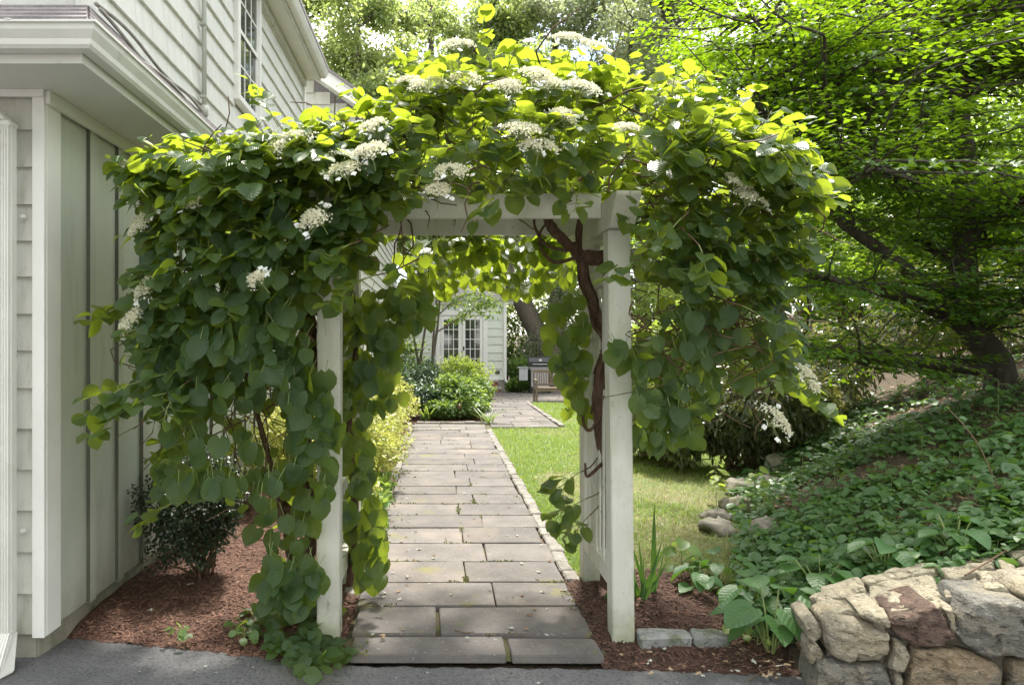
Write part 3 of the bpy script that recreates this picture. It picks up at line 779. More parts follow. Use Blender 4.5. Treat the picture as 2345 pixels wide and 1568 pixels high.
# upper eave
MB().box(-6, -1.73, 3.4, 9.75, 5.47, 5.485).build('soffit', W['soffit'], garage)
MB().box(UX + 0.016, UX + 0.045, GY, UY1, 5.36, 5.468).build('frieze_board', W['siding'], garage)
MB().box(-1.73, -1.712, 3.4, 9.76, 5.45, 5.62).build('fascia', W['siding'], garage)
MB().prism([(-1.711, 5.50), (-1.65, 5.50), (-1.635, 5.52), (-1.61, 5.575), (-1.605, 5.60), (-1.715, 5.60)], 1, 3.4, 9.78).build('gutter', W['gutter'], garage, bevel=0.003)
MB().hexa([(-6.2, 3.35, 8.4), (-1.6, 3.35, 5.61), (-1.6, 9.85, 5.61), (-6.2, 9.85, 8.4)], [(-6.2, 3.35, 8.46), (-1.6, 3.35, 5.66), (-1.6, 9.85, 5.66), (-6.2, 9.85, 8.46)]).build('roof', W['roof'], garage)
MB().prism([(-6.0, 5.4), (-1.97, 5.4), (-1.97, 5.62), (-6.0, 8.05)], 1, UY1 - 0.06, UY1 - 0.01).build('gable_wall', W['siding'], garage)
# window with six-over-six panes
win = MB().box(UX - 0.02, UX + 0.004, WY0 + 0.05, WY1 - 0.05, WZ0 + 0.05, WZ1 - 0.02).build('window', W['white'], garage)
for (a, b) in ((WY0, WY0 + 0.085), (WY1 - 0.085, WY1)): MB().box(UX - 0.02, UX + 0.045, a, b, WZ0 + 0.03, WZ1).build('frame', W['white'], win, bevel=0.003)
MB().box(UX - 0.02, UX + 0.06, WY0 - 0.02, WY1 + 0.02, WZ0 - 0.03, WZ0 + 0.028).build('sill', W['white'], win, bevel=0.004)
MB().box(UX - 0.02, UX + 0.043, WY0 + 0.086, WY1 - 0.086, WZ1 - 0.08, WZ1 - 0.001).build('frame', W['white'], win, bevel=0.003)
ya, yb = WY0 + 0.12, WY1 - 0.12; zm = (WZ0 + WZ1) / 2
for (s, z0_, z1_, xo) in ((0, WZ0 + 0.07, zm - 0.02, 0.010), (1, zm + 0.02, WZ1 - 0.1, 0.018)):
    for i in range(3):
        for j in range(2):
            w_ = (yb - ya) / 3; h_ = (z1_ - z0_) / 2
            MB().box(UX + xo - 0.004, UX + xo, ya + i * w_ + 0.009, ya + (i + 1) * w_ - 0.009, z0_ + j * h_ + 0.009, z0_ + (j + 1) * h_ - 0.009).build('pane', W['glass'], win)
    m = MB()
    for i in (1, 2): m.box(UX + xo - 0.005, UX + xo + 0.006, ya + i * (yb - ya) / 3 - 0.009, ya + i * (yb - ya) / 3 + 0.009, z0_, z1_)
    m.build('muntin', W['white'], win)
    MB().box(UX + xo - 0.005, UX + xo + 0.008, ya, yb, (z0_ + z1_) / 2 - 0.009, (z0_ + z1_) / 2 + 0.009).build('muntin', W['white'], win)
    MB().box(UX + xo - 0.006, UX + xo + 0.012, ya - 0.035, ya, z0_ - 0.04, z1_ + 0.02).build('sash', W['white'], win)
    MB().box(UX + xo - 0.006, UX + xo + 0.012, yb, yb + 0.035, z0_ - 0.04, z1_ + 0.02).build('sash', W['white'], win)
    MB().box(UX + xo - 0.006, UX + xo + 0.013, ya, yb, z0_ - 0.04, z0_).build('sash', W['white'], win)
    MB().box(UX + xo - 0.006, UX + xo + 0.013, ya, yb, z1_, z1_ + 0.03).build('sash', W['white'], win)
# conduit and the cables lying on the roof edge
cy = 5.5
con = MB().tube([(UX + 0.045, cy, 3.62), (UX + 0.045, cy, 4.5), (UX + 0.045, cy, 5.45)], 0.019, 10).build('conduit', W['conduit'], garage, smooth=True)
for zc in (3.70, 4.28, 4.86): MB().box(UX + 0.014, UX + 0.068, cy - 0.027, cy + 0.027, zc, zc + 0.022).build('clamp', W['conduit'], con, bevel=0.004)
MB().tube([(UX + 0.045, cy, 3.56), (UX + 0.045, cy, 3.64)], 0.032, 10).build('fitting', W['conduit'], con, smooth=True)
for k in range(3):
    pts = [np.array((UX + 0.07 + 0.016 * k + 0.008 * math.sin(t * 9 + k), 3.72 + t * 1.62, 3.585 - 0.03 * k + 0.022 * math.sin(t * 7 + 2 * k) - 0.02 * k)) for t in np.linspace(0, 1, 26)]
    MB().tube(pts, 0.011, 6).build('cable', W['cable'], garage, smooth=True)
# downspout with fluted boot
dsp = MB().box(-2.375, -2.303, 3.655, 3.72, 0.17, 2.92).build('downspout', W['gutter'], garage, bevel=0.012)
for xx in (-2.36, -2.345, -2.33, -2.315): MB().box(xx - 0.003, xx + 0.003, 3.650, 3.657, 0.18, 2.9).build('flute', W['gutter'], dsp)
for k, (dz, w) in enumerate(((0.0, 0.0), (0.03, 0.004), (0.06, 0.009))):
    MB().hexa([(-2.38 - w - 0.03 * k, 3.65, 2.90 + dz), (-2.298 - w - 0.03 * k, 3.65, 2.90 + dz), (-2.298 - w - 0.03 * k, 3.725, 2.90 + dz), (-2.38 - w - 0.03 * k, 3.725, 2.90 + dz)],
              [(-2.41 - 0.03 * k, 3.65, 2.935 + dz), (-2.31 - 0.035 * k, 3.65, 2.93 + dz), (-2.31 - 0.035 * k, 3.725, 2.93 + dz), (-2.41 - 0.03 * k, 3.725, 2.935 + dz)]).build('elbow_ring', W['gutter'], dsp, bevel=0.004)
for zc in (0.70, 2.42): MB().box(-2.303, -2.276, 3.735, 3.757, zc, zc + 0.02).build('bracket', W['gutter'], dsp, bevel=0.003)
boot = MB().hexa([(-2.40, 3.48, 0.005), (-2.27, 3.50, 0.005), (-2.24, 3.60, 0.005), (-2.39, 3.66, 0.03)], [(-2.378, 3.652, 0.19), (-2.30, 3.652, 0.19), (-2.30, 3.722, 0.18), (-2.378, 3.722, 0.18)]).build('boot', W['gutter'], dsp, bevel=0.01)
for t in np.linspace(0.1, 0.9, 6):
    a = np.array((-2.40, 3.474, 0.01)) * (1 - t) + np.array((-2.262, 3.496, 0.01)) * t
    b = np.array((-2.378, 3.648, 0.185)) * (1 - t) + np.array((-2.30, 3.648, 0.185)) * t
    MB().tube([a, b], 0.006, 5).build('flute', W['gutter'], boot)

# ------------------------------------------------------------------ gabled wing further along
wing = empty('house_wing', (-1.5, 12.0, 0), 'pale gabled house wing rising behind the leafy arbor top', 'house')
MB().box(-7.5, -1.53, 12.03, 23.4, -0.05, 5.8).build('wall', W['siding'], wing)
SL = 0.70
def rake(x): return 5.86 + (-1.2 - x) * SL
z = 0.1
while z < 8.6:
    z1 = z + 0.2
    xr = -1.5 if z1 < rake(-1.5) - 0.3 else -1.2 - (z1 + 0.28 - 5.86) / SL
    if xr > -5.8:
        MB().hexa([(-6, 11.985, z), (xr, 11.985, z), (xr, 12.03, z), (-6, 12.03, z)], [(-6, 12.01, z1 + 0.02), (xr, 12.01, z1 + 0.02), (xr, 12.03, z1 + 0.02), (-6, 12.03, z1 + 0.02)]).build('siding_board', W['siding'], wing)
    if z1 < 5.7:
        MB().hexa([(-1.53, 12.03, z), (-1.486, 12.03, z), (-1.486, 23.4, z), (-1.53, 23.4, z)], [(-1.53, 12.03, z1 + 0.02), (-1.512, 12.03, z1 + 0.02), (-1.512, 23.4, z1 + 0.02), (-1.53, 23.4, z1 + 0.02)]).build('siding_board', W['siding'], wing)
    z = z1
MB().hexa([(-1.12, 11.72, rake(-1.12) - 0.24), (-1.12, 11.75, rake(-1.12) - 0.24), (-4.6, 11.75, rake(-4.6) - 0.24), (-4.6, 11.72, rake(-4.6) - 0.24)],
          [(-1.12, 11.72, rake(-1.12)), (-1.12, 11.75, rake(-1.12)), (-4.6, 11.75, rake(-4.6)), (-4.6, 11.72, rake(-4.6))]).build('rake_board', W['white'], wing)
MB().hexa([(-1.2, 11.75, rake(-1.2) - 0.24), (-1.2, 12.0, rake(-1.2) - 0.24), (-4.6, 12.0, rake(-4.6) - 0.24), (-4.6, 11.75, rake(-4.6) - 0.24)],
          [(-1.2, 11.75, rake(-1.2) - 0.22), (-1.2, 12.0, rake(-1.2) - 0.22), (-4.6, 12.0, rake(-4.6) - 0.22), (-4.6, 11.75, rake(-4.6) - 0.22)]).build('soffit', W['soffit'], wing)
MB().hexa([(-1.05, 11.68, rake(-1.05) + 0.002), (-1.05, 23.6, rake(-1.05) + 0.002), (-4.6, 23.6, rake(-4.6) + 0.002), (-4.6, 11.68, rake(-4.6) + 0.002)],
          [(-1.05, 11.68, rake(-1.05) + 0.05), (-1.05, 23.6, rake(-1.05) + 0.05), (-4.6, 23.6, rake(-4.6) + 0.05), (-4.6, 11.68, rake(-4.6) + 0.05)]).build('roof', W['roof'], wing)
MB().box(-1.56, -1.47, 11.97, 12.08, 0.0, 5.6).build('corner_board', W['white'], wing)
MB().box(-1.40, -1.15, 11.76, 23.5, 5.58, 5.6).build('soffit', W['soffit'], wing)
for y0, y1, z0_, z1_ in ((13.2, 14.4, 0.9, 2.5), (16.0, 17.2, 0.9, 2.5), (18.6, 21.4, 0.1, 2.55)):
    wd = MB().box(-1.50, -1.46, y0, y1, z0_, z1_).build('window', W['white'], wing, bevel=0.01)
    n = 2 if y1 - y0 < 2 else 3
    for i in range(n):
        for j in range(3):
            w_ = (y1 - y0 - 0.3) / n; h_ = (z1_ - z0_ - 0.3) / 3
            MB().box(-1.459, -1.452, y0 + 0.15 + i * w_ + 0.03, y0 + 0.15 + (i + 1) * w_ - 0.03, z0_ + 0.15 + j * h_ + 0.03, z0_ + 0.15 + (j + 1) * h_ - 0.03).build('pane', W['glass'], wd)

# ------------------------------------------------------------------ sunroom at the end of the path
SY = 23.5
sunroom = empty('sunroom', (2.24, SY, 0), 'pale green sunroom with white glazed double doors beyond the patio', 'building')
MB().box(-1.5, 2.21, SY + 0.03, 29, -0.05, 3.1).build('wall', W['sunroom'], sunroom)
MB().box(-1.45, 2.2, SY + 0.0, SY + 0.03, 0.0, 0.45).build('foundation', W['mortar'], sunroom)
z = 0.50
while z < 3.0:
    z1 = min(z + 0.28, 3.02)
    for a, b in ((-1.45, -0.16), (1.62, 2.14)):
        MB().hexa([(a, SY - 0.02, z), (b, SY - 0.02, z), (b, SY + 0.03, z), (a, SY + 0.03, z)], [(a, SY + 0.005, z1 + 0.02), (b, SY + 0.005, z1 + 0.02), (b, SY + 0.03, z1 + 0.02), (a, SY + 0.03, z1 + 0.02)]).build('siding_board', W['sunroom'], sunroom)
    MB().hexa([(2.20, SY + 0.1, z), (2.26, SY + 0.1, z), (2.26, 29, z), (2.20, 29, z)], [(2.20, SY + 0.1, z1 + 0.02), (2.225, SY + 0.1, z1 + 0.02), (2.225, 29, z1 + 0.02), (2.20, 29, z1 + 0.02)]).build('siding_board', W['sunroom'], sunroom)
    z = z1
MB().box(-1.46, 2.25, SY - 0.035, SY + 0.0, 0.40, 0.505).build('base_board', W['white'], sunroom, bevel=0.006)
MB().box(2.14, 2.27, SY - 0.03, SY + 0.1, 0.506, 3.02).build('corner_board', W['white'], sunroom, bevel=0.006)
MB().prism([(SY - 0.03, 2.98), (SY - 0.08, 3.02), (SY - 0.10, 3.10), (SY - 0.22, 3.14), (SY - 0.30, 3.24), (SY - 0.30, 3.28), (SY + 0.05, 3.28), (SY + 0.05, 2.98)], 0, -1.5, 2.50).build('cornice', W['white'], sunroom, bevel=0.006)
MB().box(2.28, 2.50, SY + 0.06, 29, 3.10, 3.28).build('cornice', W['white'], sunroom)
MB().add([(-1.5, SY - 0.33, 3.285), (2.55, SY - 0.33, 3.285), (2.55, 29.2, 3.285), (-1.5, 29.2, 3.285), (-1.5, 26.0, 4.05), (1.75, 26.0, 4.05), (1.75, 27.0, 4.05), (-1.5, 27.0, 4.05)],
         [(0, 1, 5, 4), (1, 2, 6, 5), (2, 3, 7, 6), (4, 5, 6, 7), (0, 3, 2, 1), (0, 4, 7, 3)]).build('roof', W['roof'], sunroom)
# doors
for a, b in ((-0.16, 0.0), (1.46, 1.62)): MB().box(a, b, SY - 0.05, SY + 0.0, 0.506, 2.62).build('door_casing', W['white'], sunroom, bevel=0.006)
MB().box(-0.20, 1.66, SY - 0.06, SY + 0.0, 2.621, 2.80).build('door_casing', W['white'], sunroom, bevel=0.006)
MB().box(0.002, 1.458, SY - 0.005, SY + 0.02, 0.506, 2.62).build('door_frame', W['white'], sunroom)
for (x0, x1, yo) in ((0.0, 0.72, -0.035), (0.74, 1.46, -0.02)):
    d = MB().box(x0 + 0.03, x1 - 0.03, SY + yo, SY + yo + 0.012, 0.55, 2.56).build('door', W['glass'], sunroom)
    gx0, gx1, gz0, gz1 = x0 + 0.11, x1 - 0.11, 0.80, 2.47
    yf = SY + yo - 0.022
    MB().box(x0 + 0.02, gx0, yf, SY + yo + 0.013, 0.53, 2.585).build('stile', W['white'], d, bevel=0.004)
    MB().box(gx1, x1 - 0.02, yf, SY + yo + 0.013, 0.53, 2.585).build('stile', W['white'], d, bevel=0.004)
    MB().box(gx0 + 0.001, gx1 - 0.001, yf, SY + yo + 0.013, 0.53, gz0).build('rail', W['white'], d, bevel=0.004)
    MB().box(gx0 + 0.001, gx1 - 0.001, yf, SY + yo + 0.013, gz1, 2.585).build('rail', W['white'], d, bevel=0.004)
    for i in range(3):
        for j in range(5):
            w_ = (gx1 - gx0) / 3; h_ = (gz1 - gz0) / 5
            MB().box(gx0 + i * w_ + 0.012, gx0 + (i + 1) * w_ - 0.012, SY + yo - 0.006, SY + yo - 0.001, gz0 + j * h_ + 0.012, gz0 + (j + 1) * h_ - 0.012).build('pane', W['glass'], d)
    for i in (1, 2): MB().box(gx0 + i * (gx1 - gx0) / 3 - 0.012, gx0 + i * (gx1 - gx0) / 3 + 0.012, SY + yo - 0.016, SY + yo - 0.0005, gz0, gz1).build('muntin', W['white'], d)
    for j in range(1, 5): MB().box(gx0, gx1, SY + yo - 0.018, SY + yo - 0.0008, gz0 + j * (gz1 - gz0) / 5 - 0.012, gz0 + j * (gz1 - gz0) / 5 + 0.012).build('muntin', W['white'], d)
    if x0 > 0.5: MB().box(x0 + 0.03, x0 + 0.075, yf - 0.04, yf, 1.42, 1.56).build('handle', W['black'], d, bevel=0.008)
MB().box(1.88, 2.03, SY - 0.045, SY - 0.02, 0.62, 0.72).build('outlet_box', W['black'], sunroom, bevel=0.006)
sd = MB().box(2.17, 2.25, SY - 0.11, SY - 0.04, 0.45, 3.1).build('downspout', W['white'], sunroom, bevel=0.01)
MB().tube(smooth_line([(2.21, SY - 0.075, 0.50), (2.24, SY - 0.09, 0.36), (2.36, SY - 0.14, 0.30), (2.42, SY - 0.17, 0.22), (2.43, SY - 0.2, 0.02)], 14), 0.045, 8).build('elbow', W['white'], sd, smooth=True)
# brick steps
steps = empty('brick_steps', (0.9, SY - 0.5, 0), 'red brick steps with stone treads below the sunroom doors', 'steps')
for (z0_, z1_, y0, x0, x1) in ((0.0, 0.13, SY - 0.72, -0.1, 2.02), (0.18, 0.35, SY - 0.40, -0.05, 1.94)):
    MB().box(x0 + 0.02, x1 - 0.02, y0 + 0.02, SY - 0.04, z0_, z1_).build('riser', W['mortar'], steps)
    MB().box(x0 - 0.03, x1 + 0.03, y0 - 0.03, SY - 0.037, z1_ + 0.001, z1_ + 0.048).build('tread', W['stonecap'], steps, bevel=0.008)
    nrow = 2
    for r_ in range(nrow):
        x = x0 + (0.1 if r_ else 0.0); h_ = (z1_ - z0_) / nrow
        while x < x1 - 0.03:
            xe = min(x + 0.2, x1)
            MB().box(x + 0.005, xe - 0.005, y0 + 0.008, y0 + 0.05, z0_ + r_ * h_ + 0.006, z0_ + (r_ + 1) * h_ - 0.004).build('brick', W['brick'], steps)
            x = xe
# ------------------------------------------------------------------ arbor
arbor = empty('garden_arbor', (0.2, 4.4, 0), 'white painted wooden arbor with square posts spanning the flagstone path', 'arbor')
def post(x0, x1, y0, lean=0.0, w=0.125):
    y1 = y0 + w
    p = MB().hexa([(x0, y0, -0.1), (x1, y0, -0.1), (x1, y1, -0.1), (x0, y1, -0.1)], [(x0 + lean, y0, 2.385), (x1 + lean, y0, 2.385), (x1 + lean, y1, 2.385), (x0 + lean, y1, 2.385)]).build('post', W['post'], arbor, bevel=0.006)
    return p
post(-0.709, -0.580, 3.90, 0.004); post(0.985, 1.112, 3.90, -0.028)
post(-0.700, -0.575, 4.80); post(1.005, 1.130, 4.80, -0.01)
for x0, x1 in ((-0.712, -0.584), (0.955, 1.085)):
    MB().prism([(3.70, 2.565), (3.70, 2.545), (3.83, 2.388), (5.02, 2.388), (5.12, 2.545), (5.12, 2.565)], 0, x0 - 0.004, x1 + 0.004).build('side_header', W['post'], arbor, bevel=0.004)
for y0 in (4.032, 4.66): MB().box(-0.578, 0.95, y0, y0 + 0.04, 2.474, 2.62).build('cross_beam', W['post'], arbor, bevel=0.003)
for x in (-0.34, -0.06, 0.22, 0.50, 0.74): MB().box(x, x + 0.036, 4.0, 5.02, 2.6215, 2.69).build('rafter', W['post'], arbor, bevel=0.003)
for sx, xs_ in ((-1, -0.64), (1, 1.045)):
    x0, x1 = xs_ - 0.02, xs_ + 0.02
    for (ya, yb) in ((4.026, 4.26), (4.799, 4.56)):
        MB().prism([(ya, 2.205), (ya, 2.387), (yb, 2.387), (yb, 2.355)] if ya < yb else [(ya, 2.387), (ya, 2.205), (yb, 2.355), (yb, 2.387)], 0, x0, x1).build('brace', W['post'], arbor, bevel=0.002)
    pn = MB().box(x0 - 0.02, x1 + 0.02, 4.026, 4.799, 2.09, 2.203).build('side_panel', W['post'], arbor, bevel=0.003)
    MB().box(x0 - 0.02, x1 + 0.02, 4.026, 4.799, 0.285, 0.395).build('rail', W['post'], pn, bevel=0.003)
    for k in range(7):
        yy = 4.07 + k * 0.105
        MB().box(x0 - 0.006, x0 + 0.008, yy, yy + 0.035, 0.396, 2.089).build('slat', W['post'], pn, bevel=0.002)
    for zc in (0.82, 1.28, 1.74): MB().box(x0 + 0.009, x0 + 0.022, 4.03, 4.795, zc, zc + 0.032).build('slat', W['post'], pn, bevel=0.002)

# ------------------------------------------------------------------ bench
bench = empty('garden_bench', (3.3, 19.4, 0), 'weathered teak garden bench with slatted back on the patio edge', 'bench')
bx0, bx1, by = 2.67, 3.95, 19.15
for x in (bx0, bx1 - 0.06):
    MB().box(x, x + 0.055, by, by + 0.055, 0.04, 0.62).build('leg', W['bench'], bench, bevel=0.006)
    MB().hexa([(x, by + 0.50, 0.04), (x + 0.055, by + 0.50, 0.04), (x + 0.055, by + 0.56, 0.04), (x, by + 0.56, 0.04)], [(x, by + 0.60, 0.90), (x + 0.055, by + 0.60, 0.90), (x + 0.055, by + 0.65, 0.90), (x, by + 0.65, 0.90)]).build('leg', W['bench'], bench, bevel=0.006)
    MB().box(x - 0.012, x + 0.067, by - 0.03, by + 0.56, 0.621, 0.655).build('armrest', W['bench'], bench, bevel=0.008)
    MB().box(x + 0.01, x + 0.045, by + 0.056, by + 0.50, 0.33, 0.40).build('side_rail', W['bench'], bench)
for k in range(6): MB().box(bx0 + 0.056, bx1 - 0.061, by + 0.005 + k * 0.085, by + 0.07 + k * 0.085, 0.405, 0.43).build('seat_slat', W['bench'], bench, bevel=0.004)
MB().box(bx0 + 0.056, bx1 - 0.061, by + 0.015, by + 0.045, 0.33, 0.402).build('apron', W['bench'], bench)
bk = MB().box(bx0 + 0.056, bx1 - 0.061, by + 0.60, by + 0.64, 0.83, 0.91).build('backrest', W['bench'], bench, bevel=0.006)
MB().box(bx0 + 0.056, bx1 - 0.061, by + 0.54, by + 0.58, 0.46, 0.52).build('rail', W['bench'], bk, bevel=0.004)
for k in range(17):
    x = bx0 + 0.10 + k * 0.066
    MB().hexa([(x, by + 0.553, 0.521), (x + 0.036, by + 0.553, 0.521), (x + 0.036, by + 0.568, 0.521), (x, by + 0.568, 0.521)], [(x, by + 0.608, 0.829), (x + 0.036, by + 0.608, 0.829), (x + 0.036, by + 0.623, 0.829), (x, by + 0.623, 0.829)]).build('slat', W['bench'], bk)

# ------------------------------------------------------------------ grill
gy0 = 22.2
grill = empty('gas_grill', (3.3, gy0 + 0.25, 0), 'black lidded gas grill with grey side shelves behind the bench', 'grill')
g0, g1 = 2.88, 3.62
prof = [(gy0, 0.90), (gy0 + 0.02, 1.06), (gy0 + 0.12, 1.19), (gy0 + 0.27, 1.235), (gy0 + 0.42, 1.19), (gy0 + 0.52, 1.05), (gy0 + 0.54, 0.90)]
lid = MB().prism(prof, 0, g0, g1).build('lid', W['black'], grill, bevel=0.012)
MB().tube([(g0 + 0.1, gy0 - 0.04, 0.985), (g1 - 0.1, gy0 - 0.04, 0.985)], 0.014, 8).build('handle', W['steel'], lid)
MB().box(g0 + 0.32, g0 + 0.42, gy0 + 0.028, gy0 + 0.05, 1.08, 1.15).build('badge', W['badge'], lid, bevel=0.006)
MB().hexa([(g0 + 0.06, gy0 + 0.05, 0.78), (g1 - 0.06, gy0 + 0.05, 0.78), (g1 - 0.06, gy0 + 0.48, 0.78), (g0 + 0.06, gy0 + 0.48, 0.78)], [(g0 + 0.01, gy0 + 0.01, 0.897), (g1 - 0.01, gy0 + 0.01, 0.897), (g1 - 0.01, gy0 + 0.53, 0.897), (g0 + 0.01, gy0 + 0.53, 0.897)]).build('firebox', W['steel'], grill)
for a, b in ((g0 - 0.34, g0 - 0.01), (g1 + 0.01, g1 + 0.32)):
    MB().box(a, b, gy0 + 0.03, gy0 + 0.50, 0.855, 0.885).build('side_shelf', W['steel'], grill, bevel=0.008)
    MB().box(a + 0.01, b - 0.02, gy0 + 0.04, gy0 + 0.06, 0.45, 0.85).build('shelf_drop_panel', W['steel'], grill, bevel=0.03)
for x in (g0 + 0.03, g1 - 0.07):
    for yy in (gy0 + 0.05, gy0 + 0.44): MB().box(x, x + 0.04, yy, yy + 0.04, 0.04, 0.80).build('leg', W['black'], grill)
MB().box(g0 + 0.08, g1 - 0.08, gy0 + 0.07, gy0 + 0.10, 0.25, 0.76).build('front_panel', W['steel'], grill)
MB().box(g0 + 0.02, g1 - 0.02, gy0 + 0.06, gy0 + 0.46, 0.12, 0.16).build('bottom_shelf', W['black'], grill)
for x in (g0 + 0.03, g1 - 0.05): MB().tube([(x, gy0 + 0.25, 0.11), (x + 0.03, gy0 + 0.25, 0.11)], 0.10, 14).build('wheel', W['black'], grill)

# ------------------------------------------------------------------ stake light in the far bed
pl = at(1052, 940, 14.6)
lt = empty('stake_light', (pl[0], 14.6, 0.03), 'small bronze stake light among the shrubs at the path end', 'garden light')
MB().tube([(pl[0], 14.6, 0.03), (pl[0], 14.6, 0.27)], 0.010, 6).build('stake', W['bronze'], lt)
MB().tube([(pl[0], 14.6, 0.26), (pl[0], 14.6, 0.30), (pl[0], 14.6, 0.36), (pl[0], 14.6, 0.40)], [0.03, 0.055, 0.055, 0.02], 10).build('lamp_head', W['bronze'], lt, smooth=True)
MB().tube([(pl[0], 14.6, 0.40), (pl[0], 14.6, 0.62)], 0.006, 5).build('hook', W['bronze'], lt)

# black scrolled stand by the doors
ps = at(993, 862, 22.6)
st = empty('plant_stand', (ps[0], 22.6, 0.05), 'black scrolled iron stand leaning beside the glazed doors', 'plant stand')
for k, sx in enumerate((-1, 1)):
    pts = [ps * (0, 0, 0) + np.array((ps[0] + sx * (0.04 + 0.16 * math.sin(t * 3.1) * (1 - t) + 0.1 * (1 - t)), 22.6 + 0.05 * k, 0.06 + 0.85 * t)) for t in np.linspace(0, 1, 14)]
    MB().tube(pts, 0.016, 6).build('leg', W['black'], st, smooth=True)
pts = [np.array((ps[0] + 0.12 * math.cos(a), 22.6 + 0.03, 0.45 + 0.12 * math.sin(a))) for a in np.linspace(0, 2 * math.pi, 16)]
MB().tube(pts, 0.014, 6).build('scroll', W['black'], st, smooth=True)
MB().box(ps[0] - 0.12, ps[0] + 0.12, 22.5, 22.74, 0.90, 0.92).build('top_plate', W['black'], st)

# ------------------------------------------------------------------ dry stone wall by the drive
def zz(x, y): return (1794 + 0.2455 * x, 1183.2 + 0.2455 * y)
FL, FR, BL = np.array((1.91, 3.4, 0.338)), np.array((2.735, 3.2, 0.552)), at(1875, 1340, 3.85)
face_n = unit(np.cross(FR * (1, 1, 0) - FL * (1, 1, 0), np.array((0, 0, 1.0)))); face_n = -face_n if face_n[1] > 0 else face_n
top_n = unit(np.cross(FR - FL, BL - FL)); top_n = top_n if top_n[2] > 0 else -top_n
def on_plane(u, v, p0, n):
    o = np.array((0, 0, CAMH)); d = at(u, v, 1.0) - o
    return o + d * (np.dot(p0 - o, n) / np.dot(d, n))
swall = empty('stone_wall', (2.2, 3.5, 0), 'low fieldstone retaining wall with flat capstones beside the asphalt', 'stone wall')
def stone(poly, p0, n, depth, mat, seed, puff=0.02, sink=0.0, rough=0.012, name='stone', shrink=0.004):
    P = np.array([on_plane(*zz(*q), p0, n) for q in poly])
    c = P.mean(0)
    # resample the outline evenly
    seg = np.linalg.norm(np.roll(P, -1, 0) - P, axis=1); tot = seg.sum(); cum = np.concatenate(([0], np.cumsum(seg)))
    m = max(28, int(tot / 0.014)); Q = []
    for t in np.arange(m) / m * tot:
        i = min(np.searchsorted(cum, t, 'right') - 1, len(P) - 1); f = (t - cum[i]) / seg[i]
        Q.append(P[i] * (1 - f) + P[(i + 1) % len(P)] * f)
    Q = np.array(Q)
    Q = (np.roll(Q, 1, 0) + 2 * Q + np.roll(Q, -1, 0)) / 4
    Q = Q - unit(Q - c) * shrink
    rings = [(1.0, -depth), (1.0, -depth * 0.4), (1.0, -0.022), (0.985, -0.006), (0.95, 0.35 * puff), (0.9, 0.6 * puff), (0.83, 0.8 * puff), (0.75, 0.9 * puff), (0.66, 0.95 * puff), (0.57, puff), (0.48, puff), (0.38, puff), (0.28, puff), (0.18, puff), (0.08, puff)]
    V = []
    for s, h in rings:
        for q in Q:
            p = c + (q - c) * s + n * (h - sink)
            w = 1.0 if h > -0.03 else 0.3
            nv = np.array(mnoise.noise_vector(Vector(p * 9) + Vector((seed * 7.1, seed * 3.3, seed)))) * rough * 0.8 + np.array(mnoise.noise_vector(Vector(p * 26) + Vector((seed, 0, seed * 2)))) * rough * 0.55
            cl = mnoise.cell(Vector(p * 13 + 0.03 * nv) + Vector((seed * 1.7, seed, 0)))
            ridge = (abs(mnoise.noise(Vector(p * 14) + Vector((seed, seed, 0)))) * 1.1 + 0.75 * cl) * rough
            V.append(p + w * (nv + n * ridge))
    k = len(Q)
    F = [(i * k + j, i * k + (j + 1) % k, (i + 1) * k + (j + 1) % k, (i + 1) * k + j) for i in range(len(rings) - 1) for j in range(k)]
    F.append(tuple((len(rings) - 1) * k + j for j in range(k)))
    m_ = MB(); m_.add(V, F)
    o = m_.build(name, mat, swall)
    return o
FACE = [
 ([(385, 1000), (500, 950), (740, 985), (930, 1040), (1020, 1090), (1000, 1260), (900, 1335), (700, 1340), (440, 1320), (385, 1200)], 'st_tan', 0.035),
 ([(985, 890), (1390, 800), (1540, 960), (1600, 1130), (1480, 1185), (1180, 1190), (1040, 1100), (985, 1000)], 'st_brown', 0.03),
 ([(1690, 740), (2246, 755), (2480, 800), (2560, 1290), (2150, 1310), (1850, 1290), (1610, 1140), (1605, 930)], 'st_grey', 0.04),
 ([(1195, 1205), (1480, 1195), (1700, 1240), (1900, 1325), (2050, 1400), (2080, 1700), (1130, 1700), (1130, 1450), (1195, 1330)], 'st_ochre', 0.03),
 ([(320, 1350), (440, 1335), (930, 1365), (1000, 1480), (1005, 1700), (260, 1700), (290, 1420)], 'st_grey', 0.04),
 ([(1025, 1115), (1170, 1205), (1185, 1300), (1100, 1430), (960, 1400), (1012, 1270)], 'st_tan', 0.015),
 ([(190, 1010), (290, 970), (378, 1030), (370, 1160), (300, 1220), (230, 1150)], 'st_tan', 0.0),
 ([(240, 1235), (320, 1185), (410, 1310), (300, 1420), (240, 1350)], 'st_tan', 0.0),
 ([(1010, 1440), (1105, 1450), (1120, 1700), (1015, 1700)], 'st_tan', 0.01),
 ([(2090, 1345), (2246, 1330), (2560, 1320), (2560, 1700), (2100, 1700)], 'st_ochre', 0.02),
 ([(1485, 830), (1570, 820), (1605, 950), (1600, 1100), (1550, 1090), (1550, 960)], 'st_tan', 0.02),
 ([(690, 880), (960, 875), (985, 990), (960, 1030), (870, 985), (760, 950)], 'st_top', 0.03),
 ([(2170, 730), (2246, 640), (2560, 640), (2560, 790), (2240, 800)], 'st_tan', 0.03),
]
for k, (pl_, mt, puff) in enumerate(FACE):
    stone(pl_, FL, face_n, 0.26, W[mt], k + 1, puff=puff + 0.012, sink=0.0 if puff > 0.005 else 0.04, rough=0.017)
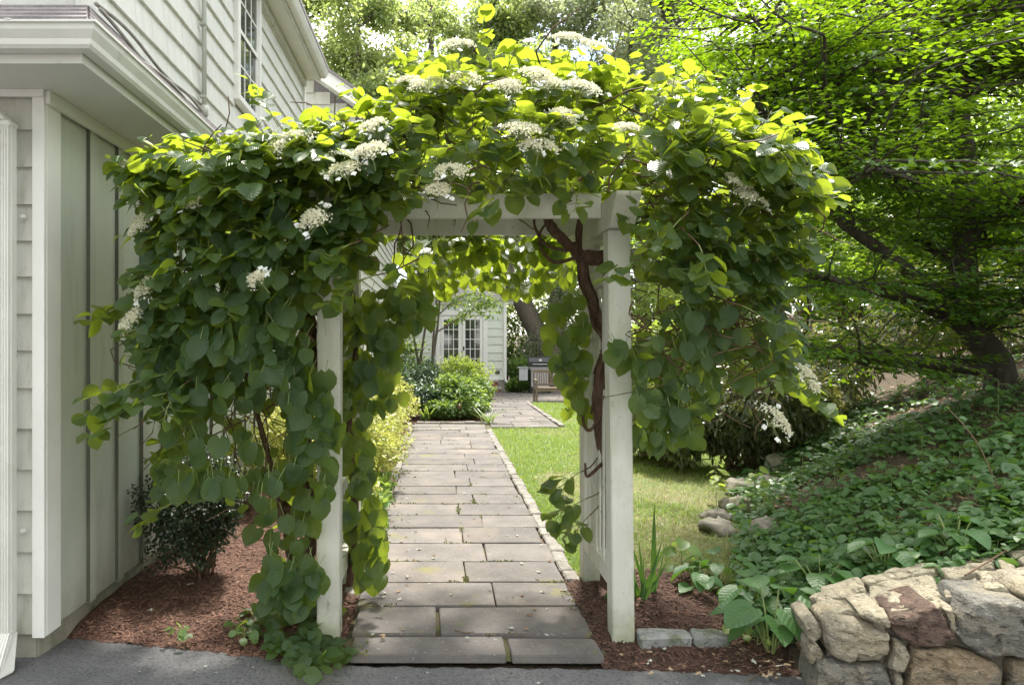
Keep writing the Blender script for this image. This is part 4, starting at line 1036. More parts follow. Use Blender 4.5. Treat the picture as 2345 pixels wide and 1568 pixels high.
TOPS = [
 ([(270, 765), (780, 775), (960, 870), (900, 925), (680, 880), (430, 920)], 'st_top', 0.006),
 ([(785, 640), (1390, 530), (1480, 730), (1390, 770), (960, 850), (795, 780)], 'st_top', 0.010),
 ([(345, 650), (700, 550), (760, 620), (770, 690), (590, 740), (480, 755), (330, 735)], 'st_top', 0.004),
 ([(705, 590), (1150, 450), (1480, 430), (1420, 520), (790, 635)], 'st_top', 0.008),
 ([(1440, 500), (1960, 420), (1970, 480), (1580, 590), (1500, 545)], 'st_top', 0.010),
 ([(2010, 290), (2246, 220), (2560, 150), (2560, 480), (2200, 430)], 'st_tan', 0.014),
 ([(1610, 380), (1800, 340), (1990, 330), (1960, 410), (1700, 430)], 'st_top', 0.004),
 ([(1800, 530), (1950, 510), (2180, 560), (2225, 620), (2200, 680), (1880, 700)], 'st_top', 0.018),
 ([(1485, 640), (1700, 595), (1800, 560), (1860, 690), (1700, 730), (1500, 760)], 'st_tan', 0.002),
 ([(225, 745), (330, 705), (480, 758), (430, 775), (280, 775)], 'st_top', 0.004),
 ([(990, 860), (1390, 775), (1480, 760), (1500, 830), (1380, 850), (1000, 900)], 'st_top', 0.004),
 ([(1980, 400), (2010, 390), (2170, 470), (2150, 500), (2040, 490)], 'st_top', 0.012),
 ([(2000, 500), (2246, 440), (2560, 420), (2560, 640), (2240, 610)], 'st_tan', 0.004),
]
for k, (pl_, mt, puff) in enumerate(TOPS):
    stone(pl_, FL, top_n, 0.07, W[mt], k + 31, puff=puff, rough=0.009, name='capstone', shrink=0.002)
core = MB()
a = FL + face_n * (-0.05) - np.array((0.0, 0, 0.035)); b = a + (FR - FL) * 1.6
back = (BL - FL)
cb = [a, b, b + back * 0.92, a + back * 0.92]
cb = [p + np.array((0.03, 0, 0)) for p in cb]
core.hexa([(p[0], p[1], -0.2) for p in cb], [tuple(p) for p in cb]).build('mortar_core', W['st_wmort'], swall)

# rocks along the foot of the bank
def rock(x, y, z, r, label, seed, sq=(1, 0.8, 0.62)):
    bm = bmesh.new(); bmesh.ops.create_icosphere(bm, subdivisions=3, radius=1.0)
    for v in bm.verts:
        p = v.co.copy(); f = 1 + 0.35 * mnoise.noise(p * 1.3 + Vector((seed, 0, 0))) + 0.12 * mnoise.noise(p * 3.5 + Vector((0, seed, 0)))
        q = Vector((round(p.x * 1.6) / 1.6 * 0.35 + p.x * 0.65, p.y, round(p.z * 1.5) / 1.5 * 0.4 + p.z * 0.6))
        v.co = Vector((q.x * sq[0], q.y * sq[1], q.z * sq[2])) * r * f
    me = bpy.data.meshes.new('rock'); bm.to_mesh(me); bm.free(); me.materials.append(W['rock'])
    me.polygons.foreach_set('use_smooth', np.ones(len(me.polygons), dtype=bool))
    o = bpy.data.objects.new('rock', me); link(o); o.location = (x, y, z)
    o.rotation_euler = (0, 0, seed * 1.7)
    tag(o, label, 'rock', 'rocks at the foot of the bank')
for k, (u, v, y, r, lab) in enumerate((
    (1645, 1225, 6.25, 0.17, 'dark faced rock at the lawn edge under the small leafy seedlings'),
    (1700, 1125, 7.9, 0.24, 'moss topped rock at the lawn edge below the yellow green sapling'),
    (1690, 1165, 7.1, 0.17, 'pale mossy rock beneath the moss topped rock'),
    (1755, 1250, 6.0, 0.17, 'flat pale rock among seedlings on the bank foot'),
    (1760, 1120, 7.8, 0.16, 'small rock half buried in leaf litter on the bank'),
    (1790, 1090, 8.3, 0.22, 'shaded rock under the dark shrub on the bank'),
    (1640, 1190, 6.7, 0.13, 'small pale stone at the edge of the thin lawn'))):
    p = at(u, v, y); rock(p[0], y, max(ground_z(p[0], y), 0) + 0.03, r, lab, k + 1.3)
# ------------------------------------------------------------------ climbing hydrangea on the arbor
TX = np.array([-2.05, -1.91, -1.73, -1.47, -1.15, -0.94, -0.6, -0.42, -0.15, 0.08, 0.29, 0.58, 0.87, 1.235, 1.55, 1.865, 2.07, 2.3])
TZ = np.array([2.40, 2.55, 2.70, 2.78, 2.92, 3.00, 3.02, 3.10, 3.22, 3.38, 3.46, 3.42, 3.32, 3.28, 3.12, 2.95, 2.66, 2.50])
def ztop(x): return np.interp(x, TX, TZ)
YC, YH = 4.35, 1.0
leafP, leafD, leafN, leafS = [], [], [], []
stems_g, stems_b = [], []
def add_leaf(p, d, n, s):
    leafP.append(p); leafD.append(d); leafN.append(n); leafS.append(s)
def rv(s=1.0): return rng.normal(0, s, 3)
def shoot(p, d, ln, nl, up=0.75, size=(0.075, 0.115), droop=0.3, stem=True, rad=0.0035, face=None):
    """a leafy shoot: opposite leaves on long stalks, in flat tiers"""
    d = unit(np.array(d, float)); p = np.array(p, float)
    pts = [p]; seg = 6
    for k in range(seg):
        d = unit(d + np.array((0, 0, -droop / seg)) + rv(0.06)); p = p + d * ln / seg; pts.append(p)
    pts = np.array(pts)
    if stem: stems_g.append((pts, np.linspace(rad, rad * 0.5, seg + 1)))
    side = unit(np.cross(d, (0, 0, 1)) + 1e-6)
    for k in range(nl):
        t = 0.25 + 0.75 * (k // 2 * 2 + 1) / max(nl, 2)
        t = min(t, 1.0); i = min(int(t * seg), seg - 1); q = pts[i] + (pts[i + 1] - pts[i]) * (t * seg - i)
        sg = 1 if k % 2 else -1
        if (k // 2) % 2 and t < 0.9: sd = unit(side * sg * 0.5 + np.array((0, 0, 0.5)) * sg + rv(0.2))
        else: sd = side * sg
        pd = unit(sd * 0.9 + d * 0.6 + np.array((0, 0, 0.25)) + rv(0.25))
        pl_ = rng.uniform(0.03, 0.08); e = q + pd * pl_
        if stem: stems_g.append((np.array((q, (q + e) / 2 + np.array((0, 0, -0.004)), e)), np.array((0.002, 0.0018, 0.0015))))
        ld = unit(pd * (1, 1, 0.35) + np.array((0, 0, -0.25)) + rv(0.22))
        nn = unit(np.array((0, 0, up)) + ld * 0.15 + rv(0.28) + np.array((0, -0.25, 0)) * (1 - up))
        if face is not None: nn = unit(np.array(face, float) + rv(0.33)); ld = unit(ld + np.array((0, -0.3, -0.45)))
        add_leaf(e, ld, nn, rng.uniform(*size) * (1.0 if t < 0.85 else 0.72))
    return pts[-1], d

# the mound on top
n_s = 0
while n_s < 470:
    x = rng.uniform(-1.62, 1.98); a = rng.uniform(0.05, math.pi - 0.05)   # angle round the cross section
    rr = rng.uniform(0.55, 0.97) ** 0.7
    zb = 2.52; h = ztop(x) - 0.10 - zb
    wy = YH * np.interp(x, [-2.05, -1.2, 0.2, 1.6, 2.3], [0.45, 0.95, 0.85, 0.95, 0.4])
    y = YC - math.cos(a) * wy * rr; z = zb + math.sin(a) * h * rr
    if z < 2.66 and -0.45 < x < 0.98 and y < 4.6: continue          # keep the beam face in view
    out = unit(np.array((0.25 * (x - 0.2), -math.cos(a) * 0.9, math.sin(a) * 0.9 + 0.1)) + rv(0.3))
    shoot((x, y, z), out, rng.uniform(0.14, 0.30), int(rng.integers(6, 11)), up=0.8, face=(0.1 * x, -0.45, 0.85) if (y < YC - 0.35 and z < 2.72 and rng.random() < 0.6) else None)
    n_s += 1
# dense dead-brown and green tangle right above the beams
for k in range(900):
    x = rng.uniform(-1.3, 1.7); p = np.array((x, rng.uniform(4.0, 5.0), rng.uniform(2.66, 2.66 + 0.55 * (ztop(x) - 2.66))))
    add_leaf(p, rv(1.0) * (1, 1, 0.4), np.array((0, 0, 1.0)) + rv(0.5), rng.uniform(0.06, 0.11))
# long upright and arching shoots that break the outline
for (x, y, z, d, ln) in ((0.22, 4.0, 3.28, (0.1, -0.1, 1), 0.36), (0.36, 4.1, 3.25, (0.9, 0, 0.7), 0.45), (0.2, 4.0, 3.3, (-0.9, 0, 0.45), 0.42), (0.85, 4.1, 3.2, (0.7, 0.1, 0.7), 0.35),
                         (1.3, 4.2, 3.15, (0.5, 0, 0.9), 0.36), (-0.45, 4.1, 3.02, (-0.2, 0, 1), 0.30), (-0.95, 4.0, 3.0, (-0.3, 0, 0.8), 0.28), (0.55, 4.2, 3.3, (0.5, 0.2, 0.8), 0.35), (0.0, 4.0, 3.15, (-0.7, 0, 0.7), 0.35),
                         (-1.5, 3.9, 2.62, (-1, -0.2, 0.3), 0.3), (-1.35, 3.8, 2.72, (-1, -0.2, 0.35), 0.3), (1.7, 4.0, 2.95, (1, 0, 0.4), 0.4), (1.85, 4.0, 2.62, (1, -0.1, 0.15), 0.3), (1.55, 4.1, 3.05, (0.8, 0, 0.6), 0.35)):
    shoot((x, y, z), d, ln, 10, up=0.75, droop=0.35, size=(0.07, 0.11))
# front sprays hanging over the beam and out of the sides
def spray(u, v, y, du, dv, dy, ln, nl, **kw):
    p = at(u, v, y); q = at(u + du, v + dv, y + dy)
    stems_b.append((smooth_line([p - unit(q - p) * 0.25 + (0, 0.25, 0.05), p - unit(q - p) * 0.1 + (0, 0.05, 0.0), p], 6), np.linspace(0.006, 0.004, 6)))
    return shoot(p, q - p, ln, nl, **kw)
for args in ((1150, 420, 3.55, -60, 60, -0.15, 0.28, 10), (1140, 395, 3.6, 60, 40, -0.1, 0.2, 8), (1180, 330, 3.5, 30, 30, -0.1, 0.24, 8), (1010, 350, 3.5, -60, 40, -0.1, 0.24, 8),
             (1330, 420, 3.6, -20, 60, -0.1, 0.2, 8), (330, 870, 3.65, -120, 40, -0.15, 0.32, 14), (380, 900, 3.6, -150, 30, -0.1, 0.42, 16), (420, 880, 3.6, -60, 50, -0.1, 0.22, 10), (300, 700, 3.75, -80, 10, 0, 0.22, 12),
             (860, 630, 3.55, -100, 30, -0.1, 0.28, 12), (870, 600, 3.55, 50, 30, -0.1, 0.22, 10), (800, 560, 3.5, -60, 30, -0.1, 0.2, 10), (1820, 430, 3.9, 60, 20, 0, 0.2, 10), (1790, 860, 3.9, 100, 50, -0.1, 0.34, 14),
             (1780, 500, 3.75, 70, 50, -0.1, 0.3, 12), (1450, 600, 3.6, -50, 30, -0.1, 0.18, 8), (1560, 500, 3.5, -60, 50, -0.1, 0.24, 10), (1600, 560, 3.5, 40, 60, -0.1, 0.24, 10), (1700, 700, 3.7, 100, 40, -0.05, 0.3, 12),
             (400, 1150, 3.75, -70, 20, 0, 0.22, 8), (430, 1010, 3.75, -60, 10, 0, 0.2, 8)):
    spray(*args, up=0.7, droop=0.5)

# tiers of shoots on the flanks
def y_left(u, v): return 3.42 + 0.20 * np.clip((v - 500) / 700, -0.3, 1) + 0.22 * np.clip((480 - u) / 250, 0, 1) + 0.14 * np.clip((u - 640) / 100, 0, 1)
def y_right(u, v): return 3.62 + 0.15 * np.clip((u - 1600) / 250, 0, 1) + 0.12 * np.clip((v - 600) / 400, 0, 1)
def flank(poly, yfun, n, seed, sx):
    r = np.random.default_rng(seed)
    for u, v in poly_points(poly, n, r):
        y = yfun(u, v) + 0.02 + abs(r.normal(0, 0.2)); p = at(u, v, y)
        d = np.array((sx * r.uniform(0.1, 0.9), -r.uniform(0.3, 0.9), r.uniform(-0.15, 0.35)))
        shoot(p + np.array((0, 0.1, 0.0)), d, r.uniform(0.14, 0.28), int(r.integers(6, 10)), up=0.95, size=(0.055, 0.105), droop=0.45, face=(0.3 * sx, -0.62, 0.80) if r.random() < 0.35 + 0.65 * np.clip((v - 400) / 200, 0, 1) else None)
LEFT_UP = [(380, 440), (560, 330), (880, 320), (890, 420), (850, 490), (860, 560), (800, 610), (700, 660), (600, 700), (480, 760), (360, 800), (340, 700), (370, 600), (375, 500)]
flank(LEFT_UP, lambda u, v: y_left(u, v), 165, 40, -1)
flank([(1440, 420), (1560, 340), (1700, 320), (1770, 400), (1800, 470), (1780, 600), (1650, 640), (1500, 620), (1470, 540)], lambda u, v: y_right(u, v), 75, 41, 1)
flank([(1640, 640), (1790, 640), (1800, 860), (1720, 850)], lambda u, v: y_right(u, v), 16, 42, 1)
flank([(790, 415), (905, 415), (910, 460), (870, 490), (800, 490)], lambda u, v: 3.62, 16, 44, 0.4)
flank([(380, 860), (470, 830), (480, 900), (400, 930)], lambda u, v: y_left(u, v), 9, 43, -1)
# hanging curtains, leaf over leaf: outline on the front view, depth range, count
def curtain(poly, yfun, n, size, tilt=0.10, dens=None, seed=0, out=(0, -1, 0), spread=0.35, tilt_up=0.0):
    r = np.random.default_rng(seed)
    q = poly_points(poly, n, r)
    if dens is not None: q = q[r.random(len(q)) < dens(q[:, 0], q[:, 1])]
    for u, v in q:
        y = yfun(u, v) + abs(r.normal(0, spread)); p = at(u, v, y)
        tl_ = tilt + tilt_up * float(np.clip((840 - v) / 320, 0, 1))
        nn = unit(np.array(out, float) + np.array((0, 0, tl_)) + r.normal(0, 0.38, 3))
        hz = float(np.clip((720 - v) / 260, 0, 1)) if tilt_up else 0
        ld = unit(np.array((0, -0.35 - 0.5 * hz, -1.0 + 0.6 * hz)) + r.normal(0, 0.42, 3))
        s = r.uniform(*size)
        add_leaf(p, ld, nn, s)
        b = p - ld * 0.01 + np.array((r.normal(0, 0.02), 0.04, 0.06))
        stems_g.append((np.array((p, (p + b) / 2, b)), np.array((0.0015, 0.0018, 0.002))))
LEFT = [(320, 430), (560, 310), (900, 300), (905, 415), (860, 490), (870, 560), (830, 620), (745, 660), (705, 720), (712, 850), (712, 1000), (712, 1130), (705, 1260), (715, 1370), (640, 1380), (605, 1340), (590, 1230), (520, 1150), (430, 1110), (360, 1130), (350, 1080), (395, 980), (400, 920), (310, 890), (330, 820), (285, 710), (315, 600), (315, 500)]
def d_left(u, v):
    d = np.where(v < 650, 0.30, np.where(v < 900, 0.72, 0.45))
    d = np.where((v > 930) & (v < 1070) & (u > 480) & (u < 670), 0.16, d)
    d = np.where((v > 1040) & (u < 480), 0.62, d)
    d = np.where((v > 1080) & (v < 1320) & (u > 560) & (u < 690), 0.30, d)
    return d
curtain(LEFT, y_left, 2200, (0.055, 0.125), dens=d_left, seed=3, tilt_up=1.1)
curtain([(650, 840), (745, 850), (790, 960), (770, 1030), (760, 1130), (740, 1150), (690, 1130), (660, 1000)], lambda u, v: 3.68, 40, (0.10, 0.13), seed=31, spread=0.07)
curtain([(600, 1270), (725, 1280), (735, 1330), (700, 1390), (600, 1380)], lambda u, v: 3.70, 42, (0.08, 0.11), seed=32, spread=0.1)
RIGHT = [(1430, 430), (1560, 330), (1700, 310), (1770, 400), (1810, 450), (1800, 600), (1770, 700), (1800, 820), (1820, 880), (1760, 880), (1640, 900), (1590, 1000), (1470, 1010), (1450, 900), (1470, 700), (1460, 600), (1420, 520)]
def d_right(u, v):
    d = np.where(v < 600, 0.35, 0.5)
    d = np.where((v > 640) & (v < 800) & (u < 1560), 0.10, d)
    d = np.where((v > 560) & (u > 1560) & (u < 1700) & (v < 900), 0.6, d)
    d = np.where((v > 760) & (v < 1010) & (u < 1640), 0.80, d)
    return d
curtain(RIGHT, y_right, 1100, (0.055, 0.12), dens=d_right, seed=5, tilt_up=1.1)
curtain([(1395, 780), (1470, 770), (1480, 830), (1440, 860), (1400, 810)], lambda u, v: 3.72, 10, (0.10, 0.12), seed=51, spread=0.05)
curtain([(900, 385), (1380, 385), (1380, 425), (900, 428)], lambda u, v: 3.90, 75, (0.06, 0.10), tilt=0.6, seed=33, spread=0.1)
# inner side of the posts
INL = [(785, 690), (930, 640), (985, 660), (985, 730), (930, 740), (900, 860), (935, 885), (905, 930), (825, 950), (850, 1050), (880, 1200), (890, 1340), (830, 1330), (795, 1200), (785, 900)]
curtain(INL, lambda u, v: 4.12, 230, (0.08, 0.125), seed=7, spread=0.30, out=(0.2, -1, 0))
curtain([(1255, 700), (1335, 660), (1345, 940), (1300, 910), (1280, 860), (1255, 800)], lambda u, v: 4.25, 55, (0.085, 0.12), seed=9, spread=0.25, out=(-0.4, -1, 0))
curtain([(1290, 880), (1345, 880), (1340, 950), (1295, 940)], lambda u, v: 4.7, 10, (0.09, 0.12), seed=91, spread=0.25, out=(-0.4, -1, 0))
for args in ((1330, 1080, 4.35, -70, 30, -0.05, 0.26, 10), (1345, 1140, 4.35, -90, 30, -0.05, 0.3, 12), (1350, 1180, 4.35, -60, 50, -0.05, 0.24, 10)):
    spray(*args, up=0.5, droop=0.6, size=(0.08, 0.115))
# fringe hanging at the back of the arbor, lit from behind
curtain([(900, 550), (1340, 548), (1345, 640), (1240, 650), (1200, 690), (1150, 660), (1060, 640), (1000, 690), (940, 690)], lambda u, v: 5.30, 260, (0.075, 0.115), tilt=0.5, seed=13, spread=0.28)
curtain([(1000, 545), (1330, 545), (1330, 590), (1000, 600)], lambda u, v: 5.15, 80, (0.08, 0.12), tilt=0.7, seed=14, spread=0.25)
# tuft creeping over the mulch and asphalt by the left post
r_t = np.random.default_rng(17)
for k in range(190):
    u, v = poly_points([(560, 1420), (640, 1395), (770, 1400), (770, 1470), (815, 1500), (780, 1520), (700, 1550), (650, 1535), (640, 1500), (560, 1470)], 1, r_t)[0]
    y = FPX * CAMH / (v - CY + 40 * r_t.random()); p = at(u, v, y)
    p[2] = max(p[2], 0.03) + 0.10 * r_t.random() * np.clip((1500 - v) / 80, 0.25, 1)
    add_leaf(p, unit(r_t.normal(0, 1, 3) * (1, 1, 0.25) + (0, -0.4, -0.1)), unit(np.array((0, -0.5, 0.9)) + r_t.normal(0, 0.3, 3)), r_t.uniform(0.045, 0.085))

leafP, leafD, leafN, leafS = map(np.array, (leafP, leafD, leafN, leafS))
# two plants: one climbs from the garage side, one from the lawn side
right_plant = leafP[:, 0] > 0.18
hyd = {}
hyd[0] = empty('climbing_hydrangea', (-0.85, 4.1, 0.03), 'climbing hydrangea hanging as a leafy curtain between garage wall and arbor', 'climbing plant', 'climbing hydrangeas on the arbor')
hyd[1] = empty('climbing_hydrangea', (1.1, 4.5, 0.03), 'climbing hydrangea with thick shaggy twisted trunk on the arbor post by the lawn', 'climbing plant', 'climbing hydrangeas on the arbor')
def leaf_proto(t):
    V, F = t
    me = np_mesh('leaf', V, F, L['hyd'], luv=V, rnd=np.zeros(len(V)), smooth=True)
    d = me.data; bpy.data.objects.remove(me); return d
PROT = [leaf_proto(t) for t in HYD_FINE]
for s in (0, 1):
    sel = np.nonzero(right_plant == bool(s))[0]
    P, D, N_, S = leafP[sel], leafD[sel], leafN[sel], leafS[sel]
    wv, dv, nv = frames(D, N_)
    view = unit(np.array((0, 0, CAMH)) - P)
    score = S * np.abs((nv * view).sum(1)) / P[:, 1] ** 3
    top = np.argsort(-score)[:298]
    for i in top:
        o = bpy.data.objects.new('leaf', PROT[int(rng.integers(0, 4))]); link(o, hyd[s])
        M = Matrix([[*(S[i] * wv[i, :][[0]]), S[i] * dv[i, 0], S[i] * nv[i, 0], P[i, 0] - hyd[s].location[0]],
                    [S[i] * wv[i, 1], S[i] * dv[i, 1], S[i] * nv[i, 1], P[i, 1] - hyd[s].location[1]],
                    [S[i] * wv[i, 2], S[i] * dv[i, 2], S[i] * nv[i, 2], P[i, 2] - hyd[s].location[2]], [0, 0, 0, 1]])
        o.matrix_local = M
    rest = np.setdiff1d(np.arange(len(sel)), top)
    leaves_mesh('foliage', HYD, P[rest], D[rest], N_[rest], S[rest], L['hyd'], hyd[s], seed=20 + s, smooth=True)
    gs_ = [l for l in stems_g if (l[0][0][0] > 0.18) == bool(s)]
    o = tubes_mesh('shoots', gs_, W['shoot'], hyd[s], 4); o['kind'] = 'stuff'
    bs_ = [l for l in stems_b if (l[0][0][0] > 0.18) == bool(s)]
    # woody stems wandering through the mass
    r2 = np.random.default_rng(60 + s)
    for k in range(90):
        x0 = r2.uniform(-1.7, 0.1) if s == 0 else r2.uniform(0.2, 2.0)
        p = np.array((x0, r2.uniform(3.8, 4.8), r2.uniform(2.55, ztop(x0) - 0.15))); d = unit(r2.normal(0, 1, 3) * (1, 0.8, 0.5))
        pts = [p]
        for j in range(7):
            d = unit(d + r2.normal(0, 0.35, 3) * (1, 1, 0.6)); p = p + d * 0.09; pts.append(p)
        bs_.append((np.array(pts), np.linspace(0.007, 0.003, 8)))
    for k in range(60):
        u = r2.uniform(340, 735) if s == 0 else r2.uniform(1450, 1800)
        v0 = r2.uniform(520, 800); y = 3.75 + 0.45 * r2.random()
        if s == 0: v1 = v0 + r2.uniform(120, 480)
        else: v1 = v0 + r2.uniform(60, 260)
        pts = [at(u + r2.normal(0, 18) + (t * r2.normal(0, 60)), v0 + (v1 - v0) * t, y + r2.normal(0, 0.02)) for t in np.linspace(0, 1, 8)]
        bs_.append((smooth_line(pts, 16), np.linspace(0.006, 0.0025, 16)))
    o = tubes_mesh('woody_stems', bs_, W['twig'], hyd[s], 5); o['kind'] = 'stuff'
# trunks
def trunk(par, pts, r0, r1, n=60, name='trunk', mat=None, lump=0.3):
    c = smooth_line(pts, n); rad = np.linspace(r0, r1, n)
    V, F = tube(c, rad, 12)
    V2 = []
    for i, p in enumerate(V):
        ax_ = c[i // 12]; d = p - ax_
        V2.append(ax_ + d * (1 + lump * mnoise.noise(Vector((p[0] * 30, p[1] * 30, p[2] * 9))) + 0.25 * math.sin((i % 12) * 2.6 + p[2] * 14)))
    return np_mesh(name, V2, F, mat or W['vinebark'], par, smooth=True)
tr = [at(1392, 1345, 4.5), at(1390, 1200, 4.5), at(1388, 1060, 4.42), at(1372, 950, 4.35), at(1378, 850, 4.3), at(1392, 790, 4.35), at(1368, 720, 4.4), at(1340, 640, 4.4), at(1328, 585, 4.38), at(1300, 560, 4.35), at(1262, 520, 4.3), at(1250, 480, 4.3), at(1240, 430, 4.3)]
trunk(hyd[1], tr, 0.042, 0.022, 90)
tc_ = smooth_line(tr, 120); r_b = np.random.default_rng(70); strips = []
for k in range(46):
    i0 = int(r_b.integers(0, 95)); n_ = int(r_b.integers(10, 24)); ph = r_b.random() * 6.28; rr = np.interp(np.arange(i0, i0 + n_), [0, 120], [0.043, 0.023])
    a_ = ph + 0.05 * np.arange(n_); seg = tc_[i0:i0 + n_]; rr = rr[:len(seg)]; a_ = a_[:len(seg)]
    rr = rr + 0.012 * (np.linspace(-1, 1, len(seg)) ** 4) + r_b.normal(0, 0.001, len(seg))
    strips.append((seg + np.stack((np.cos(a_) * rr, np.sin(a_) * rr, 0 * rr), -1), np.full(len(seg), r_b.uniform(0.003, 0.007))))
o = tubes_mesh('bark_strips', strips, W['vinebark'], hyd[1], 4); o['kind'] = 'stuff'
trunk(hyd[1], [at(1410, 585, 4.3), at(1370, 590, 4.33), at(1330, 585, 4.38), at(1310, 560, 4.36)], 0.05, 0.035, 24, 'trunk_arm')
trunk(hyd[1], [at(1328, 600, 4.38), at(1325, 540, 4.4), at(1330, 490, 4.4), at(1345, 440, 4.4)], 0.022, 0.014, 24, 'branch')
for pts in ([(1320, 590), (1270, 600), (1240, 570), (1238, 530), (1260, 505)], [(1300, 575), (1250, 560), (1225, 520), (1225, 490)], [(1390, 780), (1360, 745), (1345, 690), (1325, 640), (1330, 590)], [(1385, 940), (1350, 985), (1335, 960), (1345, 930)], [(1380, 1060), (1345, 1090), (1340, 1060)]):
    trunk(hyd[1], [at(u, v, 4.3 + 0.06 * i) for i, (u, v) in enumerate(pts)], 0.011, 0.006, 24, 'branch', lump=0.15)
trunk(hyd[0], [at(700, 1420, 4.15), at(712, 1200, 4.2), at(700, 1000, 4.2), at(716, 800, 4.15), at(705, 650, 4.1), at(730, 500, 4.1), at(760, 420, 4.15)], 0.035, 0.018, 70)
trunk(hyd[0], [at(800, 1340, 4.45), at(812, 1150, 4.4), at(800, 950, 4.42), at(815, 780, 4.4), at(800, 600, 4.4), at(820, 480, 4.4)], 0.022, 0.012, 60, 'branch')
trunk(hyd[0], [at(690, 1440, 4.2), at(640, 1150, 4.1), at(560, 850, 4.0), at(480, 640, 3.95), at(430, 500, 4.0)], 0.018, 0.008, 60, 'branch')

# lacecap flower clusters, each a part of its plant
FLO = [leaf_template([0, 0.5, 1.0], [0.2, 0.5, 0.15], (-1, 1), 0, dd) for dd in (0.3, -0.2)]
PET = [leaf_template([0, 0.3, 0.65, 0.92, 1.0], [0.10, 0.42, 0.50, 0.28, 0.06], (-1, 0, 1), 0.2, 0.15)]
def lacecap(par, c, n, rad, seed):
    r = np.random.default_rng(seed); c = np.array(c, float)
    n = unit(np.array(n, float)); t1 = unit(np.cross(n, (0.3, 0.2, 1.0))); t2 = np.cross(n, t1)
    m = 620
    ga = r.random(15) * 6.28; gr = 0.85 * np.sqrt(r.random(15)); g = np.stack((gr * np.cos(ga), gr * np.sin(ga)), -1)
    ctr = g[r.integers(0, 15, m)] + r.normal(0, 0.17, (m, 2))
    rho = np.clip(np.hypot(ctr[:, 0], ctr[:, 1]), 0, 1.1)
    p = c + rad * (ctr[:, :1] * t1 + ctr[:, 1:] * t2) + n * (rad * 0.30 * (1 - rho ** 2))[:, None] + r.normal(0, 0.004, (m, 3))
    d = r.normal(0, 1, (m, 3)) + n * 0.8
    V1, F1, R1, L1 = scatter(FLO, p, d, r.normal(0, 1, (m, 3)), r.uniform(0.006, 0.0125, m), seed=seed)
    o = np_mesh('flower_cluster', V1, F1, L['flower'], par, rnd=R1, luv=L1); o['kind'] = 'stuff'
    pp, dd, nn = [], [], []
    st_ = [(np.array((c - n * 0.10, c - n * 0.05, c)), np.array((0.003, 0.0025, 0.002)))]
    for k in range(9):
        q = c + rad * (g[k, 0] * t1 + g[k, 1] * t2); st_.append((np.array((c - n * 0.05, (c - n * 0.03 + q) / 2, q)), np.array((0.002, 0.0015, 0.001))))
    for k in range(int(r.integers(4, 8))):
        a = r.random() * 2 * math.pi; q = c + rad * r.uniform(1.0, 1.3) * (math.cos(a) * t1 + math.sin(a) * t2) + n * r.normal(0.0, 0.012)
        st_.append((np.array((c - n * 0.02, (c + q) / 2 - n * 0.01, q)), np.array((0.0018, 0.0013, 0.001))))
        fn = unit(n + r.normal(0, 0.35, 3)); a1 = unit(np.cross(fn, r.normal(0, 1, 3))); a2 = np.cross(fn, a1)
        for j in range(4):
            b = j * math.pi / 2; pp.append(q); dd.append(math.cos(b) * a1 + math.sin(b) * a2); nn.append(fn)
    V2, F2, R2, L2 = scatter(PET, np.array(pp), np.array(dd), np.array(nn), 0.0155, seed=seed)
    f = np_mesh('sterile_florets', V2, F2, L['petal'], o, rnd=R2, luv=L2); f['kind'] = 'stuff'
    tubes_mesh('flower_stalk', st_, W['shoot'], o, 4)
FLW = [(665, 325, 3.52, 0.10), (345, 485, 3.72, 0.085), (320, 515, 3.70, 0.07), (445, 470, 3.5, 0.06), (340, 655, 3.66, 0.085), (300, 735, 3.68, 0.075), (730, 500, 3.38, 0.085), (1030, 395, 3.42, 0.08), (1000, 435, 3.42, 0.06), (1195, 300, 3.40, 0.085), (1235, 335, 3.40, 0.07),
       (850, 345, 3.40, 0.075), (862, 290, 3.55, 0.075), (985, 195, 3.75, 0.085), (1060, 185, 3.7, 0.09), (935, 190, 3.85, 0.07), (1300, 268, 3.5, 0.08), (1165, 200, 3.6, 0.08), (1050, 105, 4.0, 0.08), (1310, 95, 4.1, 0.10), (1360, 110, 4.1, 0.08), (1225, 175, 3.62, 0.09), (1330, 205, 3.6, 0.10), (1260, 195, 3.6, 0.08), (1545, 205, 4.1, 0.10),
       (1690, 420, 3.62, 0.085), (1720, 455, 3.62, 0.08), (1845, 435, 3.85, 0.09), (1775, 965, 3.72, 0.095), (1850, 865, 3.8, 0.07), (790, 390, 3.42, 0.075), (1440, 300, 3.5, 0.07), (590, 640, 3.4, 0.05)]
for k, (u, v, y, rad) in enumerate(FLW):
    c = at(u, v, y); s = 1 if c[0] > 0.18 else 0
    lacecap(hyd[s], at(u, v, y - 0.10), (0.30 * (c[0] - 0.2), -0.55, 0.85 if v < 480 else 0.5), rad * 1.2, 100 + k)
# ------------------------------------------------------------------ trees
def branch_path(p, d, ln, r, seg=6, wander=0.18, lift=0.0, seedr=rng):
    pts = [np.array(p, float)]; d = unit(np.array(d, float))
    for k in range(seg):
        d = unit(d + seedr.normal(0, wander, 3) + np.array((0, 0, lift))); pts.append(pts[-1] + d * ln / seg)
    return np.array(pts)

def clump_leaves(centres, rad, per, flat, r, size, out_from=None):
    """leaf positions and frames in clumps round the given centres"""
    m = len(centres) * per
    c = np.repeat(centres, per, 0); rr = np.repeat(rad, per)
    v = unit(r.normal(0, 1, (m, 3))) * (r.random((m, 1)) ** 0.45)
    p = c + v * rr[:, None] * np.array((1, 1, flat))
    d = unit(v * (1, 1, 0.3) + r.normal(0, 0.6, (m, 3)) + (0, 0, -0.25))
    n = unit(v * 0.4 + r.normal(0, 0.55, (m, 3)) + (0, 0, 0.8))
    s = r.uniform(*size, m)
    return p, d, n, s

